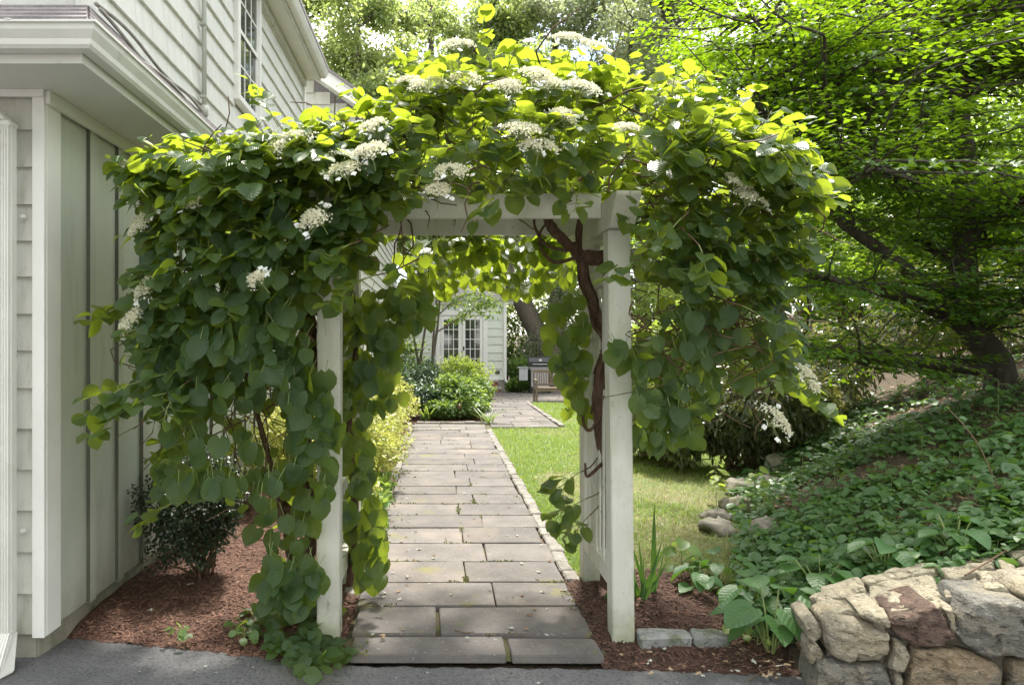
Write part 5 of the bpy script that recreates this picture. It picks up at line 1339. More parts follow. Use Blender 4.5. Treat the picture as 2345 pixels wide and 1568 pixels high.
def big_tree(name, label, x, y, z0, height, r0, crown_r, crown_z, mat, bark, seed, nclump=170, per=120, lean=(0, 0), size=(0.13, 0.25), group='tall trees beyond the house', cr=(0.7, 1.25)):
    r = np.random.default_rng(seed)
    t = empty(name, (x, y, z0), label, 'tree', group)
    tp = [np.array((x, y, z0 - 0.2))]
    for k in range(1, 9):
        f = k / 8
        tp.append(np.array((x + lean[0] * f * height * 0.8 + r.normal(0, 0.10), y + lean[1] * f * height * 0.8 + r.normal(0, 0.10), z0 + f * height * 0.85)))
    tl = smooth_line(tp, 30)
    lines = [(tl, np.linspace(r0, r0 * 0.22, 30) * (1 + 0.5 * np.exp(-np.linspace(0, 12, 30))))]
    ends = []
    nl = 17
    for k in range(nl):
        f = crown_z + (1 - crown_z) * (k + r.random()) / nl
        i = min(int(f * 29), 28); p = tl[i]; a = k * 2.4 + r.normal(0, 0.4)
        ln = crown_r * (1.05 - 0.55 * f) * r.uniform(0.75, 1.15)
        b = branch_path(p, (math.cos(a), math.sin(a), r.uniform(0.15, 0.7)), ln, 0, 9, 0.20, 0.02, r)
        br = r0 * (0.42 - 0.2 * f)
        lines.append((b, np.linspace(br, br * 0.2, 10)))
        for j in range(3, 10):
            ends.append(b[j])
            for q in range(2):
                sd = branch_path(b[j], unit(r.normal(0, 1, 3) * (1, 1, 0.6) + (b[j] - b[j - 1]) / ln * 4), ln * r.uniform(0.22, 0.42), 0, 5, 0.3, 0.03, r)
                lines.append((sd, np.linspace(br * 0.28, br * 0.06, 6)))
                ends += [sd[3], sd[5]]
    tubes_mesh('trunk', lines, bark, t, 7)
    ends = np.array(ends); ends = ends[r.permutation(len(ends))[:nclump]] if len(ends) > nclump else ends
    rad = r.uniform(*cr, len(ends)) * crown_r / 5.0
    p, d, n, s = clump_leaves(ends, rad, per, 0.6, r, size)
    leaves_mesh('crown', DIAM, p, d, n, s, mat, t, seed=seed)
    return t

big_tree('oak_tree', 'tall oak with open crown behind the gabled wing roof', -6.5, 33, 0, 21, 0.42, 6.0, 0.22, L['oak'], W['bark'], 201, 230, 150)
big_tree('oak_tree', 'tall oak with dark forking limbs above the arbor blossom', -0.5, 34, 0, 22, 0.45, 6.0, 0.25, L['oak'], W['bark'], 202, 230, 150)
big_tree('grey_leaved_tree', 'tall grey green tree with bare lower limbs beyond the sunroom', 5.5, 32, 0, 22, 0.42, 6.0, 0.2, L['oak2'], W['bark2'], 203, 230, 150)
big_tree('grey_leaved_tree', 'grey green tree with thick dark trunk behind the bright fine leaved tree', 10.2, 30, 0.6, 22, 0.5, 5.5, 0.2, L['oak2'], W['bark'], 204, 230, 150)
big_tree('oak_tree', 'distant oak filling the gap left of the grey green tree', 2.5, 46, 0, 24, 0.5, 7.0, 0.2, L['oak'], W['bark'], 205, 150, 100, size=(0.25, 0.42))
big_tree('oak_tree', 'distant oak over the house ridge', -11.5, 44, 0, 24, 0.5, 7.0, 0.2, L['oak'], W['bark'], 206, 150, 90, size=(0.25, 0.42))
big_tree('oak_tree', 'oak rising from the wooded bank behind the fine leaved tree', 15.5, 27, 2.0, 19, 0.4, 5.5, 0.15, L['wood'], W['bark'], 207, 165, 105)
big_tree('oak_tree', 'far oak standing behind the grey green trees', 13.0, 44, 1.5, 23, 0.45, 7.0, 0.15, L['oak'], W['bark'], 208, 150, 90, size=(0.25, 0.42))
big_tree('oak_tree', 'slim oak between the gabled wing and the arbor blossom', -3.6, 29, 0, 19, 0.3, 4.6, 0.2, L['oak'], W['bark'], 209, 200, 130)
big_tree('oak_tree', 'slim oak behind the topmost arbor shoot', 2.2, 29.5, 0, 20, 0.32, 4.6, 0.3, L['oak'], W['bark'], 210, 200, 130)
# the leaning old trunk right of the sunroom, with soft grey sprays
old = empty('leaning_tree', (4.05, 26.0, 0), 'old tree with heavy leaning grooved trunk beside the sunroom', 'tree')
ln_ = [(smooth_line([(4.25, 26, -0.2), (4.1, 26, 0.9), (3.95, 26.0, 1.5), (3.2, 25.9, 3.0), (2.5, 25.8, 4.3), (1.4, 25.9, 5.6), (0.3, 26.2, 7.0)], 30), np.linspace(0.52, 0.20, 30)),
       (smooth_line([(4.35, 26.1, -0.2), (4.3, 26.1, 1.2), (4.45, 26.2, 3.0), (4.7, 26.3, 5.0), (4.6, 26.4, 7.5)], 24), np.linspace(0.48, 0.2, 24))]
r_o = np.random.default_rng(77); cen = []
for k in range(26):
    q = ln_[k % 2][0][r_o.integers(9, 24)]; b = branch_path(q, unit(r_o.normal(0, 1, 3) + (0.3, -0.5, 0.0)), r_o.uniform(1.0, 2.4), 0, 7, 0.2, -0.04, r_o)
    ln_.append((b, np.linspace(0.06, 0.015, 8))); cen += [b[3], b[5], b[7], b[7] + (0, 0, -0.35)]
tubes_mesh('trunk', ln_, W['bark2'], old, 12)
cen = np.array(cen + [np.array((3.6 + 1.6 * r_o.random(), 25.3 + 0.5 * r_o.random(), 1.9 + 2.6 * r_o.random())) for _ in range(26)])
p, d, n, s = clump_leaves(cen, r_o.uniform(0.3, 0.6, len(cen)), 120, 0.9, r_o, (0.05, 0.11))
leaves_mesh('crown', DIAM, p, d * (1, 1, 1) + (0, 0, -0.6), n, s, L['oak2'], old, seed=78)

# the wood on the other side of the drive, behind the viewer: the windows and glossy leaves mirror it
def copy_tree(src, x, y, rz, sc, label):
    r_ = src.copy(); COL.objects.link(r_); r_.location = (x, y, 0); r_.rotation_euler = (0, 0, rz); r_.scale = (sc, sc, sc * 0.8)
    r_['label'] = label; r_['group'] = 'trees across the drive'
    for ch in list(src.children):
        c = ch.copy(); COL.objects.link(c); c.parent = r_
for k, (x, y) in enumerate(((-13, -17), (-5, -20), (3, -18), (11, -19), (19, -15))):
    copy_tree(bpy.data.objects['oak_tree' if k % 2 else 'oak_tree.001'], x, y, k * 1.3, 0.95, ('oak across the drive opposite the garage corner', 'oak across the drive opposite the garage downspout', 'oak across the drive opposite the arbor', 'oak across the drive opposite the stone wall', 'oak across the drive opposite the wooded bank')[k])

# the fine leaved tree on the bank
MX, MY = 5.55, 7.2
mz = float(ground_z(MX, MY))
maple = empty('fine_leaved_tree', (MX, MY, mz), 'wide fine leaved tree with dark tiered branches on the bank above the stones', 'tree')
r_m = np.random.default_rng(88)
stems = [[(MX + 0.25, MY, mz - 0.2), at(2290, 845, 7.2), at(2230, 760, 7.2), at(2205, 640, 7.2), at(2215, 480, 7.2), at(2210, 330, 7.2), at(2190, 180, 7.25), at(2180, 20, 7.3), at(2150, -140, 7.4)],
         [at(2290, 845, 7.2), at(2120, 830, 7.0), at(1990, 825, 6.9), at(1880, 800, 6.8), at(1790, 795, 6.7)],
         [at(2260, 800, 7.2), at(2130, 700, 7.1), at(2000, 660, 6.9), at(1900, 640, 6.7), at(1770, 600, 6.6), at(1660, 620, 6.6)],
         [at(2225, 730, 7.2), at(2040, 590, 7.0), at(1900, 470, 6.9), at(1960, 330, 6.8), at(2010, 200, 6.8), at(2050, 40, 6.9)],
         [at(2215, 420, 7.2), at(2080, 370, 6.9), at(1900, 360, 6.7), at(1790, 310, 6.7), at(1700, 180, 6.7)],
         [at(1960, 330, 6.8), at(1890, 220, 6.7), at(1800, 110, 6.7), at(1720, 40, 6.8)],
         [at(2200, 250, 7.2), at(2270, 180, 7.1), at(2360, 80, 7.0), at(2450, 20, 7.0)],
         [at(2205, 560, 7.2), at(2300, 480, 6.9), at(2430, 440, 6.7)],
         [at(2240, 760, 7.2), at(2330, 700, 6.8), at(2430, 640, 6.4), at(2500, 600, 6.2)],
         [at(2210, 640, 7.2), at(2120, 560, 7.6), at(1990, 520, 8.0), at(1850, 430, 8.4)],
         [at(2200, 300, 7.2), at(2120, 200, 7.8), at(2000, 100, 8.3), at(1880, 10, 8.6)],
         [at(2215, 500, 7.2), at(2130, 430, 6.6), at(2060, 400, 6.1), at(1980, 390, 5.7)]]
RR = [(0.16, 0.05), (0.09, 0.03), (0.085, 0.025), (0.07, 0.02), (0.05, 0.018), (0.035, 0.012), (0.045, 0.015), (0.04, 0.015), (0.05, 0.018), (0.05, 0.02), (0.05, 0.02), (0.04, 0.015)]
mlines, nodes = [], []
for st_, (a, b) in zip(stems, RR):
    c = smooth_line(st_, 22); mlines.append((c + r_m.normal(0, 0.012, c.shape), np.linspace(a, b, 22)))
    nodes += [c[i] for i in range(5, 22, 1)]
twigs = []
nodes = np.array(nodes)
hi_n = nodes[nodes[:, 2] > 3.3]; lo_n = nodes[nodes[:, 2] <= 3.3]
for k in range(720):
    pool = hi_n if k < 470 else lo_n
    q0 = pool[r_m.integers(0, len(pool))]
    q = q0 + (np.array((r_m.normal(0.3, 0.7), r_m.normal(0.5, 0.8), r_m.uniform(0, 0.9))) if k < 150 else 0)
    a = r_m.random() * 2 * math.pi
    b = branch_path(q, (math.cos(a), math.sin(a) * 0.9 - 0.1, r_m.normal(0.12, 0.18)), r_m.uniform(0.6, 1.7), 0, 6, 0.16, 0.0, r_m)
    if k < 150: mlines.append((np.vstack((q0, (q0 + q) / 2 + (0, 0, 0.06), b)), np.linspace(0.018, 0.004, 9)))
    else: mlines.append((b, np.linspace(0.013, 0.004, 7)))
    twigs.append(b)
hi2 = nodes[(nodes[:, 2] > 4.2) & (nodes[:, 0] > 4.3)]
for k in range(150):
    q0 = hi2[r_m.integers(0, len(hi2))]; q = q0 + np.array((r_m.normal(0.7, 0.9), r_m.normal(0.6, 0.9), r_m.uniform(0.7, 1.9))); a = r_m.random() * 6.28
    b = branch_path(q, (math.cos(a), math.sin(a), 0.1), r_m.uniform(0.7, 1.7), 0, 6, 0.16, 0.0, r_m)
    mlines.append((np.vstack((q0, (q0 + q) / 2 + (0, 0, 0.1), b)), np.linspace(0.02, 0.004, 9))); twigs.append(b)
tubes_mesh('trunk', mlines, W['bark'], maple, 6)
lp, ld, ln2 = [], [], []
for b in twigs:
    m = 110
    t = 0.15 + 0.85 * r_m.random(m); i = np.minimum((t * 6).astype(int), 5)
    base = b[i] + (b[i + 1] - b[i]) * (t * 6 - i)[:, None]
    dirn = unit(b[-1] - b[0]); sd = unit(np.cross(dirn, (0, 0, 1.0)))
    off = r_m.normal(0, 0.20, m) * (1.25 - 0.7 * t)
    fw_ = r_m.uniform(0, 0.10, m)
    pos = base + off[:, None] * sd + fw_[:, None] * dirn + np.stack((np.zeros(m), np.zeros(m), r_m.normal(0, 0.018, m) - 0.25 * off ** 2), -1)
    lp.append(pos); ld.append(unit(dirn + sd * np.sign(off)[:, None] * 0.9 + r_m.normal(0, 0.25, (m, 3)) + (0, 0, -0.15)))
    ln2.append(unit(np.array((0, 0, 1.0)) + r_m.normal(0, 0.28, (m, 3))))
lp, ld, ln2 = map(np.concatenate, (lp, ld, ln2))
keep = lp[:, 2] > bank_h(lp[:, 0], lp[:, 1]) + 0.35
leaves_mesh('crown', DIAM, lp[keep], ld[keep], ln2[keep], r_m.uniform(0.045, 0.075, keep.sum()), L['maple'], maple, seed=89)

# ------------------------------------------------------------------ shrubs
def shrub(name, label, x, y, rx, ry, h, mat, templates, size, nl, seed, z0=None, group=None, lumps=9, stem_mat=None, cat='shrub', up=0.7, droop=-0.1, base=0.1, stems=14):
    r = np.random.default_rng(seed)
    z0 = float(max(ground_z(x, y), 0.0)) if z0 is None else z0
    t = empty(name, (x, y, z0), label, cat, group)
    lc = unit(r.normal(0, 1, (lumps, 3)) * (1, 1, 0.8) + (0, 0, 0.25))
    v = unit(r.normal(0, 1, (nl, 3)) + (0, 0, 0.15))
    dot = (v @ lc.T).max(1)
    rad = (0.66 + 0.50 * dot ** 8) * (1 - 0.5 * r.random(nl) ** 2.2) * (1 + 0.16 * np.sin(v[:, 0] * 11 + seed) * np.sin(v[:, 1] * 13) + 0.12 * np.sin(v[:, 2] * 17 + 2 * v[:, 0] * 9)) + 0.22 * (r.random(nl) < 0.05) * r.random(nl)
    zc = z0 + h * (0.5 + base / 2)
    p = np.array((x, y, zc)) + v * rad[:, None] * np.array((rx, ry, h * (0.5 - base / 2)))
    p[:, 2] = np.maximum(p[:, 2], z0 + 0.02)
    n = unit(v * 0.6 + (0, 0, up) + r.normal(0, 0.4, (nl, 3)))
    d = unit(v * 0.8 + r.normal(0, 0.55, (nl, 3)) + (0, 0, droop))
    leaves_mesh('foliage', templates, p, d, n, r.uniform(*size, nl), mat, t, seed=seed)
    sl = []
    for k in range(stems):
        a = unit(r.normal(0, 1, 3) * (1, 1, 0.4) + (0, 0, 0.9)); e = np.array((x, y, z0)) + a * np.array((rx, ry, h)) * 0.75
        o = np.array((x + r.normal(0, rx * 0.12), y + r.normal(0, ry * 0.12), z0 - 0.03))
        sl.append((smooth_line([o, (o + e) / 2 + r.normal(0, 0.03, 3) + (0, 0, 0.06 * h), e], 8), np.linspace(0.012, 0.004, 8) * max(h, 0.5)))
    tubes_mesh('stems', sl, stem_mat or W['twig'], t, 5)
    return t
# boxwood by the garage
px = at(455, 1335, 4.93)
shrub('boxwood', 'dark small leaved boxwood standing alone in the mulch by the garage', px[0], 4.95, 0.40, 0.36, 0.98, L['box'], OVAL, (0.02, 0.034), 11000, 301, z0=0.03, base=0.10, lumps=12, stems=24)
# variegated bed along the path
gv = 'gold leaved shrubs along the path'
for k, (x, y, rx, ry, h, lab) in enumerate((
    (-0.98, 6.7, 0.42, 0.5, 0.75, 'gold green leafy shrub just beyond the arbor at the path edge'),
    (-0.95, 7.8, 0.45, 0.55, 0.85, 'gold green shrub second along the path bed'),
    (-0.98, 8.9, 0.48, 0.6, 0.95, 'pale gold shrub midway along the path bed'),
    (-1.05, 10.1, 0.52, 0.62, 1.05, 'taller pale gold shrub past the middle of the path bed'),
    (-0.95, 11.5, 0.5, 0.65, 1.1, 'gold shrub near the far end of the path bed'),
    (-1.6, 7.3, 0.42, 0.6, 1.05, 'gold shrub against the house wall behind the boxwood'),
    (-1.75, 9.0, 0.4, 0.7, 1.2, 'gold shrub at the house wall behind the path shrubs'))):
    shrub('gold_shrub', lab, x, y, rx, ry, h, L['varieg'], OVAL, (0.035, 0.06), 4800, 310 + k, z0=0.03, group=gv, lumps=14)
for k, (x, y, rx, ry, h) in enumerate(((-0.66, 5.75, 0.2, 0.35, 0.32), (-0.68, 6.5, 0.17, 0.35, 0.3), (-0.68, 7.3, 0.16, 0.35, 0.3))):
    shrub('edge_perennial', ('bright green low perennial spilling beside the inner arbor post', 'bright green low perennial spilling over the cobbles at the path', 'bright green low perennial under the gold shrubs')[k], x, y, rx, ry, h, L['peren'], OVAL, (0.05, 0.085), 550, 330 + k, z0=0.02, cat='plant', group='low plants at the path edge', stems=8)
# far bed before the sunroom
for k, (nm, lab, x, y, rx, ry, h, mt, sz, nl) in enumerate((
    ('leafy_shrub', 'rounded mid green shrub just behind the far cobble row', 0.45, 15.6, 0.55, 0.7, 0.95, 'peren', (0.06, 0.1), 5200),
    ('olive_shrub', 'rounded olive green shrub below the glazed doors', 0.55, 18.6, 0.75, 0.8, 1.35, 'lit', (0.045, 0.08), 6500),
    ('dark_shrub', 'dark blue green upright shrub beside the olive shrub', -0.45, 16.9, 0.5, 0.7, 1.25, 'yew', (0.035, 0.06), 7000),
    ('dark_shrub', 'dark blue green shrub under the small ornamental tree', -0.9, 18.6, 0.6, 0.8, 1.35, 'yew', (0.035, 0.06), 7000),
    ('leafy_shrub', 'bright leafy shrub at the patio corner of the far bed', 0.75, 16.9, 0.5, 0.7, 0.8, 'peren', (0.06, 0.1), 4500),
    ('leafy_shrub', 'low shrub in front of the brick steps', 0.95, 20.3, 0.5, 0.7, 0.75, 'lit', (0.05, 0.09), 3500))):
    shrub(nm, lab, x, y, rx, ry, h, L[mt], OVAL, sz, nl, 340 + k, z0=0.04, group='shrubs in the bed before the sunroom', lumps=12)
for k, (x, y, rx, ry, h, mt, lab) in enumerate((
    (0.1, 14.85, 0.42, 0.32, 0.42, 'peren', 'low leafy perennial touching the far cobble row'), (0.62, 14.95, 0.36, 0.35, 0.50, 'peren', 'leafy perennial by the stake light'), (-0.35, 15.4, 0.45, 0.5, 0.75, 'yew', 'small dark shrub behind the strappy tuft'),
    (-1.0, 13.2, 0.5, 0.6, 1.0, 'varieg', 'last gold shrub before the far bed'), (-1.0, 15.3, 0.5, 0.7, 1.1, 'yew', 'dark shrub at the wing wall behind the last gold shrub'), (0.95, 18.4, 0.35, 0.6, 0.55, 'peren', 'low leafy perennial along the patio edge of the far bed'))):
    shrub('bed_perennial', lab, x, y, rx, ry, h, L[mt], OVAL, (0.05, 0.10), 2200, 350 + k, z0=0.03, group='plants in the far bed', lumps=14, cat='plant')
# ivy and flowers behind the grill
for k, (x, y, rx, ry, h, mt) in enumerate(((2.55, 22.9, 0.35, 0.4, 0.5, 'wood'), (3.0, 24.2, 0.8, 0.7, 1.15, 'peren'), (4.4, 24.0, 0.9, 0.7, 1.2, 'wood'), (5.6, 23.5, 0.9, 0.8, 1.2, 'wood'), (7.2, 24, 1.2, 1.0, 1.6, 'lit'))):
    shrub('garden_shrub', ('low ivy clump at the sunroom corner downspout', 'pale green shrub between sunroom and grill', 'green shrub behind the grill', 'green shrub past the grill shelf', 'large pale shrub at the end of the patio')[k], x, y, rx, ry, h, L[mt], OVAL, (0.06, 0.11), 3000, 360 + k, z0=0.0, group='shrubs round the patio')
# understorey filling the wood
und = (
    (2.6, 30, 3.0, 1.6, 3.2, 'wood'), (6.8, 28.5, 2.6, 1.8, 4.2, 'wood'), (9.5, 26, 2.4, 1.8, 4.5, 'lit'), (12.5, 23, 2.6, 2.0, 5.0, 'lit'), (8.5, 21.5, 1.8, 1.6, 3.0, 'lit'),
    (10.5, 17.5, 2.0, 1.8, 3.6, 'wood'), (13.5, 15.5, 2.4, 2.0, 4.6, 'wood'), (15.5, 19.5, 2.6, 2.0, 6.0, 'wood'), (-4.5, 31, 3.2, 1.8, 3.0, 'wood'), (18, 25, 3.5, 2.4, 8, 'wood'), (11.5, 11.5, 1.8, 1.8, 4.2, 'wood'),
    (6.2, 16.5, 1.4, 1.2, 2.2, 'lit'), (14.5, 10.0, 2.2, 2.0, 6.0, 'wood'), (9.6, 13.2, 1.6, 1.4, 3.0, 'wood'))
for k, (x, y, rx, ry, h, mt) in enumerate(und):
    shrub('understorey_bush', ('tall bush behind the sunroom roof corner', 'dense bush behind the leaning trunk', 'sunlit bush past the leaning trunk', 'sunlit tall bush beyond the lawn', 'pale sunlit bush at the end of the lawn', 'green bush at the top of the bank', 'dense bush on the upper bank', 'tall dense bush high on the bank', 'dense bush behind the gabled wing', 'tallest dense bush at the back of the wood', 'dense bush behind the fine leaved tree', 'pale bush where lawn meets bank', 'tall bush beside the fine leaved tree trunk', 'bush seen through the fine leaved tree')[k],
          x, y, rx, ry, h, L[mt], DIAM, (0.10, 0.20), 6500, 380 + k, group='bushes in the wood edge', lumps=16, base=0.05)

# glossy drooping shrubs where lawn meets the bank
for k, (u, v, y, rx, ry, h, lab) in enumerate(((1560, 1010, 9.3, 0.75, 0.6, 1.15, 'glossy narrow leaved shrub drooping at the far lawn edge'), (1700, 1000, 9.0, 0.75, 0.65, 1.3, 'glossy narrow leaved shrub in the middle of the lawn edge clump'), (1790, 960, 8.6, 0.7, 0.6, 1.25, 'glossy narrow leaved shrub against the dark bank'), (1480, 1000, 10.2, 0.6, 0.6, 1.0, 'glossy narrow leaved shrub glimpsed beside the arbor post'))):
    x = (u - CX) * y / FPX
    shrub('drooping_shrub', lab, x, y, rx, ry, h, L['leuco'], LANCE, (0.09, 0.15), 3800, 420 + k, group='glossy shrubs at the lawn edge', droop=-0.9, up=0.4)
for k, (x, y, rx, ry, h) in enumerate(((5.2, 9.6, 1.1, 0.8, 1.5), (6.9, 9.2, 1.2, 0.9, 1.6), (8.3, 8.0, 1.1, 0.9, 1.5))):
    shrub('shade_shrub', ('dark shrub in deep shade under the fine leaved tree limbs', 'dark shrub behind the trunk of the fine leaved tree', 'dark shrub high on the bank past the tree trunk')[k], x, y, rx, ry, h, L['leuco'], LANCE, (0.09, 0.14), 3500, 430 + k, group='shaded shrubs on the bank', droop=-0.5)

# small ornamental tree before the sunroom
orn = empty('ornamental_tree', (-0.45, 18.0, 0.03), 'small ornamental tree with thin leaning stems before the sunroom doors', 'tree')
r_n = np.random.default_rng(444); ol, oc = [], []
for a, b in (((960, 860), (985, 690)), ((985, 865), (1010, 640)), ((965, 865), (940, 720)), ((990, 862), (1000, 680))):
    c = smooth_line([at(a[0] + 5, 915, 18.0), at(*a, 18.0), (at(*a, 18) + at(*b, 17.8)) / 2 + r_n.normal(0, 0.05, 3), at(*b, 17.7)], 16); ol.append((c, np.linspace(0.055, 0.022, 16)))
for pts in ([(1000, 760), (1050, 730), (1085, 705), (1120, 690)], [(1005, 720), (1040, 690), (1090, 670), (1140, 700)], [(960, 760), (925, 740), (905, 760)], [(985, 700), (950, 680), (915, 690)], [(970, 800), (930, 800), (900, 790)], [(1005, 690), (1010, 660), (1060, 640)]):
    c = smooth_line([at(u, v, 17.8 + 0.1 * i) for i, (u, v) in enumerate(pts)], 12); ol.append((c, np.linspace(0.024, 0.008, 12))); oc += list(c[3:])
tubes_mesh('trunk', ol, W['bark2'], orn, 7)
oc = np.array(oc + [at(u, v, 17.7) for u, v in ((930, 780), (915, 820), (945, 840), (960, 790), (985, 740), (930, 710), (1000, 700), (1120, 720), (1080, 690), (940, 760), (970, 830))])
p, d, n, s = clump_leaves(oc, r_n.uniform(0.18, 0.34, len(oc)), 34, 0.7, r_n, (0.06, 0.11))
leaves_mesh('crown', OVAL, p, d, n, s, L['peren'], orn, seed=445)

# ------------------------------------------------------------------ low plants
# ground cover over the bank
r_c = np.random.default_rng(500)
m = 12500
gyy = 3.6 + 6.3 * r_c.random(m) ** 1.5; gxx = bank_edge(gyy) + 0.05 + (5.0 * r_c.random(m) ** 1.15)
patch = fnoise(gxx, gyy, 1.4, 9)
okk = (r_c.random(m) < np.clip(0.55 + 0.75 * patch, 0.06, 1) * np.clip(1.35 - 0.28 * (gxx - bank_edge(gyy)) * np.clip((gyy - 4.5) / 2, 0, 1), 0.15, 1)) & (gyy > wall_line(gxx) + 0.50)
gxx, gyy = gxx[okk], gyy[okk]
nx_ = 1.95 + 1.7 * r_c.random(900); ny_ = wall_line(nx_) + 0.46 + 0.8 * r_c.random(900)
gxx, gyy = np.concatenate((gxx, nx_)), np.concatenate((gyy, ny_)); m = len(gxx)
hgt = r_c.uniform(0.025, 0.13, m) * (1 + 0.35 * fnoise(gxx, gyy, 2.3, 4)); zg = ground_z(gxx, gyy)
pos, dd, nn, ss, sl = [], [], [], [], []
for k in range(m):
    b = np.array((gxx[k], gyy[k], zg[k])); tpp = b + np.array((r_c.normal(0, 0.02), r_c.normal(0, 0.02), hgt[k]))
    if hgt[k] > 0.07: sl.append((np.array((b, (b + tpp) / 2, tpp)), np.array((0.002, 0.002, 0.0015))))
    nlf = int(r_c.integers(3, 6)); a0 = r_c.random() * 6.28; sz = r_c.choice((0.032, 0.045, 0.06, 0.085))
    for j in range(nlf):
        a = a0 + j * 6.28 / nlf + r_c.normal(0, 0.25); e = np.array((math.cos(a), math.sin(a), r_c.normal(0.0, 0.15)))
        pos.append(tpp + e * 0.012 + (0, 0, r_c.normal(0, 0.02))); dd.append(e + (0, 0, -0.2)); nn.append(unit(np.array((0, -0.15, 1.0)) + r_c.normal(0, 0.3, 3))); ss.append(sz * r_c.uniform(0.8, 1.2))
tag(leaves_mesh('ground_cover', OVAL + DIAM[:1] + HYD[:2], pos, dd, nn, np.array(ss), L['ground'], seed=501), 'mixed low green seedlings and ground cover spread over the bank', 'ground cover')
o = tubes_mesh('seedling_stems', sl, W['shoot'], None, 3); tag(o, 'thin green stems of the seedlings on the bank', 'ground cover', kind='stuff')
# dead leaves lying between the seedlings
lx = 1.9 + 6.0 * r_c.random(5200); ly = 3.7 + 6.5 * r_c.random(5200) ** 1.4; k_ = (lx > bank_edge(ly)) & (ly > wall_line(lx) + 0.5); lx, ly = lx[k_], ly[k_]; m = len(lx)
tag(leaves_mesh('leaf_litter', OVAL, np.stack((lx, ly, ground_z(lx, ly) + 0.012), -1), r_c.normal(0, 1, (m, 3)) * (1, 1, 0.25), r_c.normal(0, 0.35, (m, 3)) + (0, 0, 1), r_c.uniform(0.03, 0.075, m), L['dead'], seed=505), 'dry brown leaf litter lying on the bank soil', 'leaf litter')
# taller seedlings one can pick out
def seedling(x, y, h, nl, size, mat, label, seed, group='seedlings on the bank', z0=None, tmpl=HYD, lean=(0, 0)):
    r = np.random.default_rng(seed); z0 = float(max(ground_z(x, y), 0)) if z0 is None else z0
    t = empty('seedling', (x, y, z0), label, 'plant', group)
    top = np.array((x + lean[0], y + lean[1], z0 + h)); c = smooth_line([(x, y, z0 - 0.02), (x + lean[0] * 0.3, y + lean[1] * 0.3, z0 + h * 0.55), top], 10)
    lines = [(c, np.linspace(0.004, 0.002, 10))]; P, D, N_, S = [], [], [], []
    for j in range(nl):
        i = 3 + int(6 * j / max(nl - 1, 1)); a = j * 2.4 + r.normal(0, 0.3); e = np.array((math.cos(a), math.sin(a) * 0.8 - 0.2, 0.2)); q = c[i] + e * 0.05
        lines.append((np.array((c[i], (c[i] + q) / 2 + (0, 0, 0.006), q)), np.array((0.0018, 0.0015, 0.0012))))
        P.append(q); D.append(e * (1, 1, 0) + (0, 0, -0.25)); N_.append(unit(np.array((0, -0.3, 1.0)) + r.normal(0, 0.25, 3))); S.append(r.uniform(*size))
    tubes_mesh('stem', lines, W['shoot'], t, 4)
    for j in range(nl):
        V, F, r_, l_ = scatter([tmpl[j % len(tmpl)]], [P[j]], [D[j]], [N_[j]], [S[j]], seed=j)
        np_mesh('leaf', V, F, mat, t, rnd=r_, luv=l_, smooth=True)
for k, (u, v, y, h, nl, lab) in enumerate(((1640, 1150, 7.3, 0.42, 12, 'yellow green sapling with large leaves above the moss topped rock'), (1730, 1110, 7.0, 0.40, 9, 'yellow green sapling leaning before the dark shrubs'), (1560, 1340, 4.9, 0.32, 8, 'thin seedling rising from the mulch beside the iris clump'))):
    p = at(u, v, y); seedling(p[0], y, h, nl, (0.07, 0.11), L['lit'] if k < 2 else L['peren'], lab, 520 + k)
for k in range(26):
    y = 4.3 + 3.4 * r_c.random(); x = float(bank_edge(y)) + 0.15 + 3.0 * r_c.random()
    seedling(x, y, r_c.uniform(0.18, 0.36), 7, (0.045, 0.075), L['ground'], 'knee high leafy seedling standing above the ground cover on the bank', 540 + k)
# hostas along the wall
def hosta(x, y, n, size, label, seed, h=0.22, fan=(0, 6.28), z0=None):
    r = np.random.default_rng(seed); z0 = float(max(ground_z(x, y), 0)) if z0 is None else z0
    t = empty('hosta', (x, y, z0), label, 'plant', 'hostas by the stone wall')
    for j in range(n):
        a = fan[0] + (fan[1] - fan[0]) * (j + r.random()) / n; e = np.array((math.cos(a), math.sin(a), 0)); hh = h * r.uniform(0.55, 1.15); q = np.array((x, y, z0)) + e * r.uniform(0.06, 0.16) + (0, 0, hh)
        V, F, r_, l_ = scatter([HOSTA[j % 3]], [q], [e + (0, 0, r.uniform(-0.3, 0.15))], [unit(np.array((0, 0, 1.0)) + e * 0.2 + r.normal(0, 0.15, 3))], [r.uniform(*size)], seed=j)
        lf = np_mesh('leaf', V, F, L['hosta'], t, rnd=r_, luv=l_, smooth=True)
        st = np.array((x, y, z0)) + e * 0.02
        Vt, Ft = tube(smooth_line([st, (st + q) / 2 + (0, 0, 0.03), q], 7), np.linspace(0.006, 0.004, 7), 5)
        np_mesh('leaf_stalk', Vt, Ft, W['shoot'], lf, smooth=True)
hosta(1.84, 3.80, 9, (0.16, 0.22), 'hosta with broad heart leaves at the end of the stone wall', 600, 0.30, z0=0.02)
hosta(1.93, 4.22, 12, (0.12, 0.17), 'hosta spreading behind the corner of the stone wall', 601, 0.24)
hosta(2.30, 4.12, 12, (0.12, 0.17), 'hosta behind the middle capstones of the wall', 602, 0.22)
hosta(2.62, 4.02, 10, (0.11, 0.16), 'hosta tucked against the upper capstones', 603, 0.2)
hosta(2.95, 3.92, 10, (0.10, 0.15), 'hosta squeezed beside the highest capstone', 606, 0.2)
hosta(1.72, 4.55, 11, (0.10, 0.15), 'dark hosta at the back of the mulch heap', 604, 0.22)
hosta(1.95, 4.75, 11, (0.10, 0.15), 'bluish hosta between mulch heap and bank', 605, 0.22)
